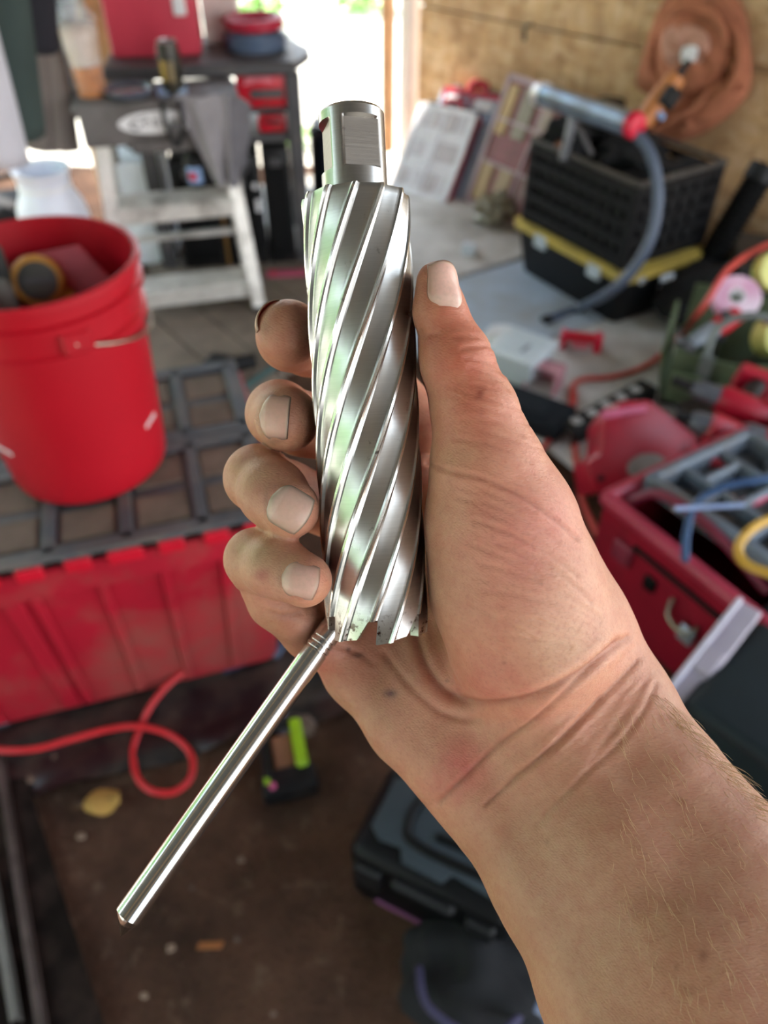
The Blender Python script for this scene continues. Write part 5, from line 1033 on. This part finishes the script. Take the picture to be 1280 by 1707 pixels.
def skin_mat():
    t = NT('skin'); a = t.n('ShaderNodeVertexColor', layer_name='skin_tone').outputs[0]
    co = t.coord(); n1 = t.noise(190, 5, .6, co); n2 = t.noise(900, 3, .5, co)
    c = t.mix(t.ramp(n1, [(.35, (0,0,0)), (.7, (1,1,1))]), t.mix(.16, a, srgb('#a8503f')), t.mix(.14, a, srgb('#e2bd97')))
    c = t.mix(t.ramp(n2, [(.3, (.16,.16,.16)), (.5, (0,0,0))]), c, srgb('#8a4a38'))
    t.l(c, t.p.inputs['Base Color'])
    t.p.inputs['Roughness'].default_value = .5; t.p.inputs['Specular IOR Level'].default_value = .42
    t.p.inputs['Subsurface Weight'].default_value = .22; t.p.inputs['Subsurface Radius'].default_value = (1, .35, .2); t.p.inputs['Subsurface Scale'].default_value = .004
    v = t.n('ShaderNodeTexVoronoi', feature='DISTANCE_TO_EDGE'); v.inputs['Scale'].default_value = 900
    mp = t.n('ShaderNodeMapping'); mp.inputs['Rotation'].default_value = (0, 0, .6); mp.inputs['Scale'].default_value = (.45, 1.3, 1.3); t.l(co, mp.inputs[0]); t.l(mp.outputs[0], v.inputs['Vector'])
    w = t.n('ShaderNodeTexWave', wave_type='BANDS', bands_direction='DIAGONAL'); w.inputs['Scale'].default_value = 520; w.inputs['Distortion'].default_value = 7; w.inputs['Detail'].default_value = 2; t.l(mp.outputs[0], w.inputs['Vector'])
    h = t.n('ShaderNodeMath', operation='MULTIPLY_ADD'); t.l(v.outputs['Distance'], h.inputs[0]); h.inputs[1].default_value = 1.6
    h2 = t.n('ShaderNodeMath', operation='MULTIPLY'); t.l(w.outputs['Fac'], h2.inputs[0]); h2.inputs[1].default_value = .25; t.l(h2.outputs[0], h.inputs[2])
    h3 = t.n('ShaderNodeMath', operation='ADD'); t.l(h.outputs[0], h3.inputs[0]); t.l(n1, h3.inputs[1])
    t.bump(h3.outputs[0], .22, .0005)
    return t.m
HW = cam2world(HP)
HC = Vector(cam2world(camv(905, 1225, .243)))
def link_np(name, V, Fc, m, parent=None):
    me = bpy.data.meshes.new(name); me.from_pydata(V.tolist(), [], Fc.tolist()); me.update()
    me.polygons.foreach_set('use_smooth', [True]*len(me.polygons))
    o = bpy.data.objects.new(name, me); COL.objects.link(o); me.materials.append(m)
    if parent: o.parent = parent
    return o
ok = HF.min(axis=1) >= 0
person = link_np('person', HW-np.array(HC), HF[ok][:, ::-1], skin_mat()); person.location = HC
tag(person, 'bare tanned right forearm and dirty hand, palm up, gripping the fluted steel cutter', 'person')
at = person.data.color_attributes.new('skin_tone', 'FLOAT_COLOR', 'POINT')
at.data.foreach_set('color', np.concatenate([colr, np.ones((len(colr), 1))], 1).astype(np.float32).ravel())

# carry the forearm on towards the elbow, out of the frame, and close it
_b = bmesh.new(); _b.from_mesh(person.data); _ed = [e for e in _b.edges if e.is_boundary]
_fd = cam2world(np.array([[.53, -.80, -.27]])*1000)[0]-cam2world(np.zeros((1, 3)))[0]
for _q in range(6):
    _r = bmesh.ops.extrude_edge_only(_b, edges=_ed); _vv = [g_ for g_ in _r['geom'] if isinstance(g_, bmesh.types.BMVert)]; _ed = [g_ for g_ in _r['geom'] if isinstance(g_, bmesh.types.BMEdge) and g_.is_boundary]
    bmesh.ops.translate(_b, verts=_vv, vec=Vector(_fd)*.036)
bmesh.ops.holes_fill(_b, edges=_ed, sides=0)
for f_ in _b.faces: f_.smooth = True
bmesh.ops.recalc_face_normals(_b, faces=_b.faces); _b.to_mesh(person.data); _b.free()

# ------------------------------------------------------------------ fingernails
def ray_hit(px, py, d0=.17, d1=.30):
    ds = np.linspace(d0, d1, 600); P = np.stack([camv(px, py, d) for d in ds]); f = f_at(P)
    k = np.argmax(f < 0); return P[k] if (f < 0).any() else None
def nail_mat():
    t = NT('fingernail'); a = t.n('ShaderNodeVertexColor', layer_name='nail_tone').outputs[0]
    n1 = t.noise(700, 3); t.l(t.mix(t.ramp(n1, [(.35, (0,0,0)), (.75, (.35,.35,.35))]), a, srgb('#b59684')), t.p.inputs['Base Color'])
    t.p.inputs['Roughness'].default_value = .32; t.p.inputs['Subsurface Weight'].default_value = .15; t.p.inputs['Subsurface Scale'].default_value = .002
    t.bump(t.noise(1200, 2), .08, .0003); return t.m
NAILM = nail_mat()
def fingernail(c, tip_dir, length, width, label, col='#dcb9a4', grime='#4a382c', n_over=None, lift=.35):
    c = project(np.asarray(c, float)[None], 6)[0]
    n = grad(c[None])[0] if n_over is None else np.asarray(n_over, float)/np.linalg.norm(n_over)
    t = np.asarray(tip_dir, float); t = t-n*(t@n); t /= np.linalg.norm(t); s = np.cross(t, n)
    NU, NV = 18, 14; top = []; tone = []
    for i in range(NU+1):
        u = i/NU*2-1                       # -1 cuticle .. +1 free edge
        hw = width/2*(min(1, math.sqrt(max(0, 1-((-u-.35)/.66)**2))) if u < -.35 else 1.0)
        if u > .55: hw *= math.sqrt(max(.02, 1-((u-.55)/.62)**2))*.22+.78
        for j in range(NV+1):
            v = j/NV*2-1
            p = c+t*(u*length/2-(v*v)*(.10*length if u > 0 else 0)*max(0, u))+s*(v*hw)
            q = p+n*6
            for _ in range(40):
                f = f_at(q[None])[0]
                if f < .05: break
                q = q-n*f*.8
            flat = p-n*(v*v*width*.16+max(0, u)**2*.35)
            k = .55
            h = (q-p)@n*(1-k)+((flat-p)@n+.1)*k
            h = max(h, (q-p)@n+.05)
            edge = max(abs(v)**4, (max(0, -u))**5)
            top.append(p+n*(h+lift*(1-edge)-.38*edge)); 
            cc = np.array(srgb(col)); 
            if u > .80: cc = cc*.55+np.array(srgb('#cbb9a0'))*.45
            if u > .93: cc = np.array(srgb(grime))
            if u < -.55: cc = cc*.72+np.array(srgb('#ead4c4'))*.28
            e2 = max(abs(v)**8, max(0, -u)**7); cc = cc*(1-.75*e2)+np.array(srgb(grime))*.75*e2
            tone.append(cc)
    top = np.array(top); K = len(top); bot = top-n*.5; W_ = NV+1; fs = []
    for i in range(NU):
        for j in range(NV):
            a, b, cq, d = i*W_+j, (i+1)*W_+j, (i+1)*W_+j+1, i*W_+j+1; fs += [(a, b, cq, d), (K+d, K+cq, K+b, K+a)]
    for i in range(NU):
        for j, fl in ((0, 1), (NV, 0)):
            a, b = i*W_+j, (i+1)*W_+j; fs.append((b, a, K+a, K+b) if fl else (a, b, K+b, K+a))
    for j in range(NV):
        fs.append((j, j+1, K+j+1, K+j)); a, b = NU*W_+j, NU*W_+j+1; fs.append((b, a, K+a, K+b))
    V = cam2world(np.concatenate([top, bot]))-np.array(HC)
    o = link_np('fingernail', V, np.array(fs), NAILM, person); o['label'] = label
    b_ = bmesh.new(); b_.from_mesh(o.data); bmesh.ops.recalc_face_normals(b_, faces=b_.faces); b_.to_mesh(o.data); b_.free()
    a_ = o.data.color_attributes.new('nail_tone', 'FLOAT_COLOR', 'POINT'); tt = np.concatenate([np.array(tone)]*2)
    a_.data.foreach_set('color', np.concatenate([tt, np.ones((len(tt), 1))], 1).astype(np.float32).ravel())
    return o
fingernail(ray_hit(748, 474), (0.05, 1, .1), 14.5, 10.2, 'clean pink thumbnail', '#e6b9aa', '#a06a55', n_over=(.5, .12, -.85))
fingernail(ray_hit(455, 694), (.62, -.10, -.75), 10.0, 13.5, 'middle fingernail with black grime around the cuticle', '#d3a898', '#2c211b')
fingernail(ray_hit(482, 848), (.78, -.45, -.35), 12.5, 12.5, 'ring fingernail with a greenish grey edge', '#cfab9a', '#5e5f52')
fingernail(ray_hit(499, 968), (.85, -.18, -.35), 11.0, 10.0, 'small pale nail of the little finger', '#dbb0a0', '#8a6250')

_n = np.array([-.82, .52, .12]); _n /= np.linalg.norm(_n)
fingernail(camv(482, 555, .2440)+_n*10.2+np.array([0, 0, -1.5]), (.1, .1, -1), 12.0, 12.5, 'nail of the index finger seen edge on', '#d3b09c', '#8a7058', n_over=_n, lift=.5)

# ------------------------------------------------------------------ fine pale hairs on the forearm
hb = MB(); hr = random.Random(5)
def skin_at(px, py):
    p = ray_hit(px, py, .15, .28); return p
for k in range(400):
    if k < 210: px, py = hr.uniform(1010, 1275), hr.uniform(1180, 1690)
    else:
        t_ = hr.uniform(0, 1); px, py = 1100+t_*190+hr.uniform(-26, 2), 1150+t_*205+hr.uniform(-4, 14)      # along the thumb-side edge
    if k < 210 and (px-1010)*.8 < (py-1500)*.55: continue
    p = skin_at(px, py)
    if p is None or not np.all((p > _lo+3) & (p < _hi-3)): continue
    n = grad(p[None])[0]; d = np.array([hr.uniform(.05, .5), -1, hr.uniform(-.1, .1)]); d = d-n*(d@n); d /= np.linalg.norm(d); L = hr.uniform(3.0, 8.0); up_ = hr.uniform(.15, .55) if k < 210 else hr.uniform(.5, 1.1)
    side = np.cross(n, d); pts = [p-n*.2, p+d*L*.35+n*up_*L*.30, p+d*L*.7+n*up_*L*.45+side*hr.uniform(-.5, .5), p+d*L+n*up_*L*.5+side*hr.uniform(-1, 1)]
    W_ = cam2world(np.array(pts))-np.array(HC); hb.tube([Vector(w) for w in W_], [.00006, .00006, .00005, .00002], 3, cap=False)
HAIR = mat('blond_hair', '#d9b98f', .4, bump=0); hair = hb.build('arm_hair', HAIR, person, ang=180); hair['kind'] = 'stuff'; hair['label'] = 'fine pale blond arm hair'
# ------------------------------------------------------------------ steel cutter and rod
def steel(name, col, rough, sx, grime=.25, relief=.03):
    """ground steel: fine streaks across the turning direction, a few dark nicks"""
    t = NT(name); co = t.coord()
    mp = t.n('ShaderNodeMapping'); mp.inputs['Scale'].default_value = sx; t.l(co, mp.inputs[0])
    n = t.noise(1.0, 4, .6, mp.outputs[0]); n2 = t.noise(240, 5, .7, co); n3 = t.noise(45, 3, .5, co)
    c = t.ramp(n, [(.25, tuple(x*.86 for x in srgb(col))), (.7, srgb(col))])
    c = t.mix(t.ramp(n3, [(.35, (0,0,0)), (.75, (.35,.35,.35))]), c, tuple(x*.7 for x in srgb(col)))
    c = t.mix(t.ramp(n2, [(.64, (0,0,0)), (.72, (grime,)*3)]), c, srgb('#3a2c24'))
    if name == 'ground_steel':                 # rusty grime caught at the toothed end
        sx_ = t.n('ShaderNodeSeparateXYZ'); t.l(co, sx_.inputs[0]); mr = t.n('ShaderNodeMapRange'); t.l(sx_.outputs['Z'], mr.inputs[0]); mr.inputs['From Min'].default_value = .004; mr.inputs['From Max'].default_value = .012; mr.inputs['To Min'].default_value = 1; mr.inputs['To Max'].default_value = 0
        mm = t.n('ShaderNodeMath', operation='MULTIPLY'); t.l(mr.outputs[0], mm.inputs[0]); t.l(t.ramp(t.noise(420, 5, .7, co), [(.54, (0,0,0)), (.62, (1,1,1))]), mm.inputs[1]); c = t.mix(mm.outputs[0], c, srgb('#4a2e22'))
    t.l(c, t.p.inputs['Base Color']); t.p.inputs['Metallic'].default_value = 1
    r = t.n('ShaderNodeMapRange'); t.l(n3, r.inputs[0]); r.inputs['To Min'].default_value = rough*.8; r.inputs['To Max'].default_value = rough*1.25; t.l(r.outputs[0], t.p.inputs['Roughness'])
    if relief: t.bump(n, relief, .0002)
    return t.m
CUTM = steel('ground_steel', '#cfcfcc', .29, (60, 60, 2600), .4); SHANKM = steel('turned_steel', '#c2c1be', .28, (40, 40, 2600), .3); RODM = steel('polished_rod_steel', '#dcdcda', .16, (40, 40, 900), .12, .015)
LANDM = steel('bright_land_steel', '#e8e6e0', .22, (60, 60, 2000), .8, .05); FLATM = steel('milled_flat_steel', '#b1aba4', .42, (60, 60, 1600), .5, .25)
def frame_to(p0, p1, face=None):
    """world matrix whose +Z runs from p0 to p1 and whose -Y looks at the lens"""
    p0, p1 = Vector(cam2world(p0)), Vector(cam2world(p1)); z = (p1-p0).normalized()
    y = (p0-Vector((0, 0, CAM_Z))); y = (y-z*y.dot(z)).normalized(); x = y.cross(z)
    M = Matrix((x, y, z)).transposed().to_4x4(); M.translation = p0; return M, (p1-p0).length
MC, LC = frame_to(CUT1, CUT0)         # +Z from the teeth up to the shank
cutter = thing('annular_cutter', 'fluted steel cutter with spiral lands and flatted shank held upright in the hand', 'cutter')
cutter.matrix_world = MC
NFL = 12; LEAD = .238; RO = .0159; RI = .0118; SH = .0095; LB = LC-.0235     # body length
NA = NFL*20; NZ = 120
def prof(f):
    """radius over one flute pitch: land, step, hollow, rise"""
    if f < .13: return RO
    if f < .21: return RO-(f-.13)/.08*.0014
    if f < .94: return RO-.0014-.00025*math.sin((f-.21)/.73*math.pi)+(f-.21)/.73*.0008
    return RO-.0006+(f-.94)/.06*.0006
def gullet(f6):
    """how far the toothed end is cut back, over one of six teeth"""
    if f6 < .60: return .0004+.0016*(f6/.60)
    if f6 < .70: return .002+(f6-.60)/.10*.0058
    if f6 < .88: return .0078
    return .0078*(1-(f6-.88)/.12)
vs, fs, land = [], [], []
PH = .20
for i in range(NZ+1):
    for k in range(NA):
        th = 2*math.pi*k/NA                       # position along the helix of the flute
        q = k/NA
        z0 = gullet((q*6+.74) % 1.0); z = z0+(LB-z0)*i/NZ
        a = th + z/LEAD*2*math.pi + PH
        r = prof((q*NFL) % 1.0)
        if i == NZ: r -= .0004
        vs.append((r*math.cos(a), r*math.sin(a), z))
for i in range(NZ):
    for k in range(NA): fs.append((i*NA+k, i*NA+(k+1) % NA, (i+1)*NA+(k+1) % NA, (i+1)*NA+k)); land.append(((k+.5)/NA*NFL) % 1.0 < .13)
o0 = len(vs)
for j, (rr, dz) in enumerate(((RI, 0), (RI, .045), (0.001, .047))):
    for k in range(NA):
        z0 = gullet((k/NA*6+.74) % 1.0); z = dz if j else z0; a = 2*math.pi*k/NA+z/LEAD*2*math.pi+PH; vs.append((rr*math.cos(a), rr*math.sin(a), z))
for k in range(NA):
    k2 = (k+1) % NA
    fs.append((k2, k, o0+k, o0+k2)); fs.append((o0+k2, o0+k, o0+NA+k, o0+NA+k2)); fs.append((o0+NA+k2, o0+NA+k, o0+2*NA+k, o0+2*NA+k2)); land += [False]*3
fs.append(tuple(o0+2*NA+k for k in range(NA))[::-1]); land.append(False)
fs.append(tuple(NZ*NA+k for k in range(NA))); land.append(False)
mb = MB(); mb.v, mb.f = vs, fs
ob = mb.build('fluted_body', CUTM, cutter, ang=24); ob.data.materials.append(LANDM)
if len(ob.data.polygons) == len(land): ob.data.polygons.foreach_set('material_index', [int(x) for x in land])
# shank: a round bar with two milled flats, one facing the lens to the right, one to the left
vs, fs = [], []; NS = 144; ZS = [LB-.0002, LB+.0003, LB+.0062, LB+.0068, LB+.0196, LB+.0202, LC-.0008, LC]
flat = []
for i, z in enumerate(ZS):
    for k in range(NS):
        a = 2*math.pi*k/NS; r = SH-(.0006 if i in (7,) else 0)
        if 3 <= i <= 4:
            for a0, h in ((RAD(-71), .0076), (RAD(-166), .0076)):
                da = (a-a0+math.pi) % (2*math.pi)-math.pi
                if abs(da) < .9: r = min(r, h/math.cos(da))
        vs.append((r*math.cos(a), r*math.sin(a), z))
for i in range(len(ZS)-1):
    for k in range(NS):
        fs.append((i*NS+k, i*NS+(k+1) % NS, (i+1)*NS+(k+1) % NS, (i+1)*NS+k))
        a = 2*math.pi*(k+.5)/NS; ff = False
        if i == 3:
            for a0, h in ((RAD(-71), .0076), (RAD(-166), .0076)):
                da = (a-a0+math.pi) % (2*math.pi)-math.pi; ff |= h/math.cos(da) < SH if abs(da) < .9 else False
        flat.append(ff)
fs += [tuple(range(NS))[::-1], tuple((len(ZS)-1)*NS+k for k in range(NS))]; flat += [False]*2
mb = MB(); mb.v, mb.f = vs, fs
sh = mb.build('shank', SHANKM, cutter, ang=25); sh.data.materials.append(FLATM)
sh.data.polygons.foreach_set('material_index', [int(x) for x in flat])
sh['label'] = 'round shank with two milled flats'
# rod
MR, LR = frame_to(PIN_TOP, PIN1)
rod = MB()
pr = [(PIN_R*.001-.0004, 0), (PIN_R*.001, .0006)]
z = .0106
for q in range(3): pr += [(PIN_R*.001, z), (PIN_R*.001-.00022, z+.00025), (PIN_R*.001-.00022, z+.0007), (PIN_R*.001, z+.00095)]; z += .0019
pr += [(PIN_R*.001, LR-.0030), (PIN_R*.001-.0002, LR-.0027)]
rod.lathe(pr, 48, cap=(True, True))
n0 = len(rod.v)
# slanting pyramid point
tip = (-.0018, -.0016, LR+.0022); ring = n0-48
rod.v.append(tip); rod.f.pop()
for k in range(48): rod.f.append((ring+k, ring+(k+1) % 48, n0))
ro = rod.build('pilot_rod', RODM, None, ang=28); ro.matrix_world = MR
tag(ro, 'thin polished steel rod with pointed end sticking out under the little finger', 'rod')
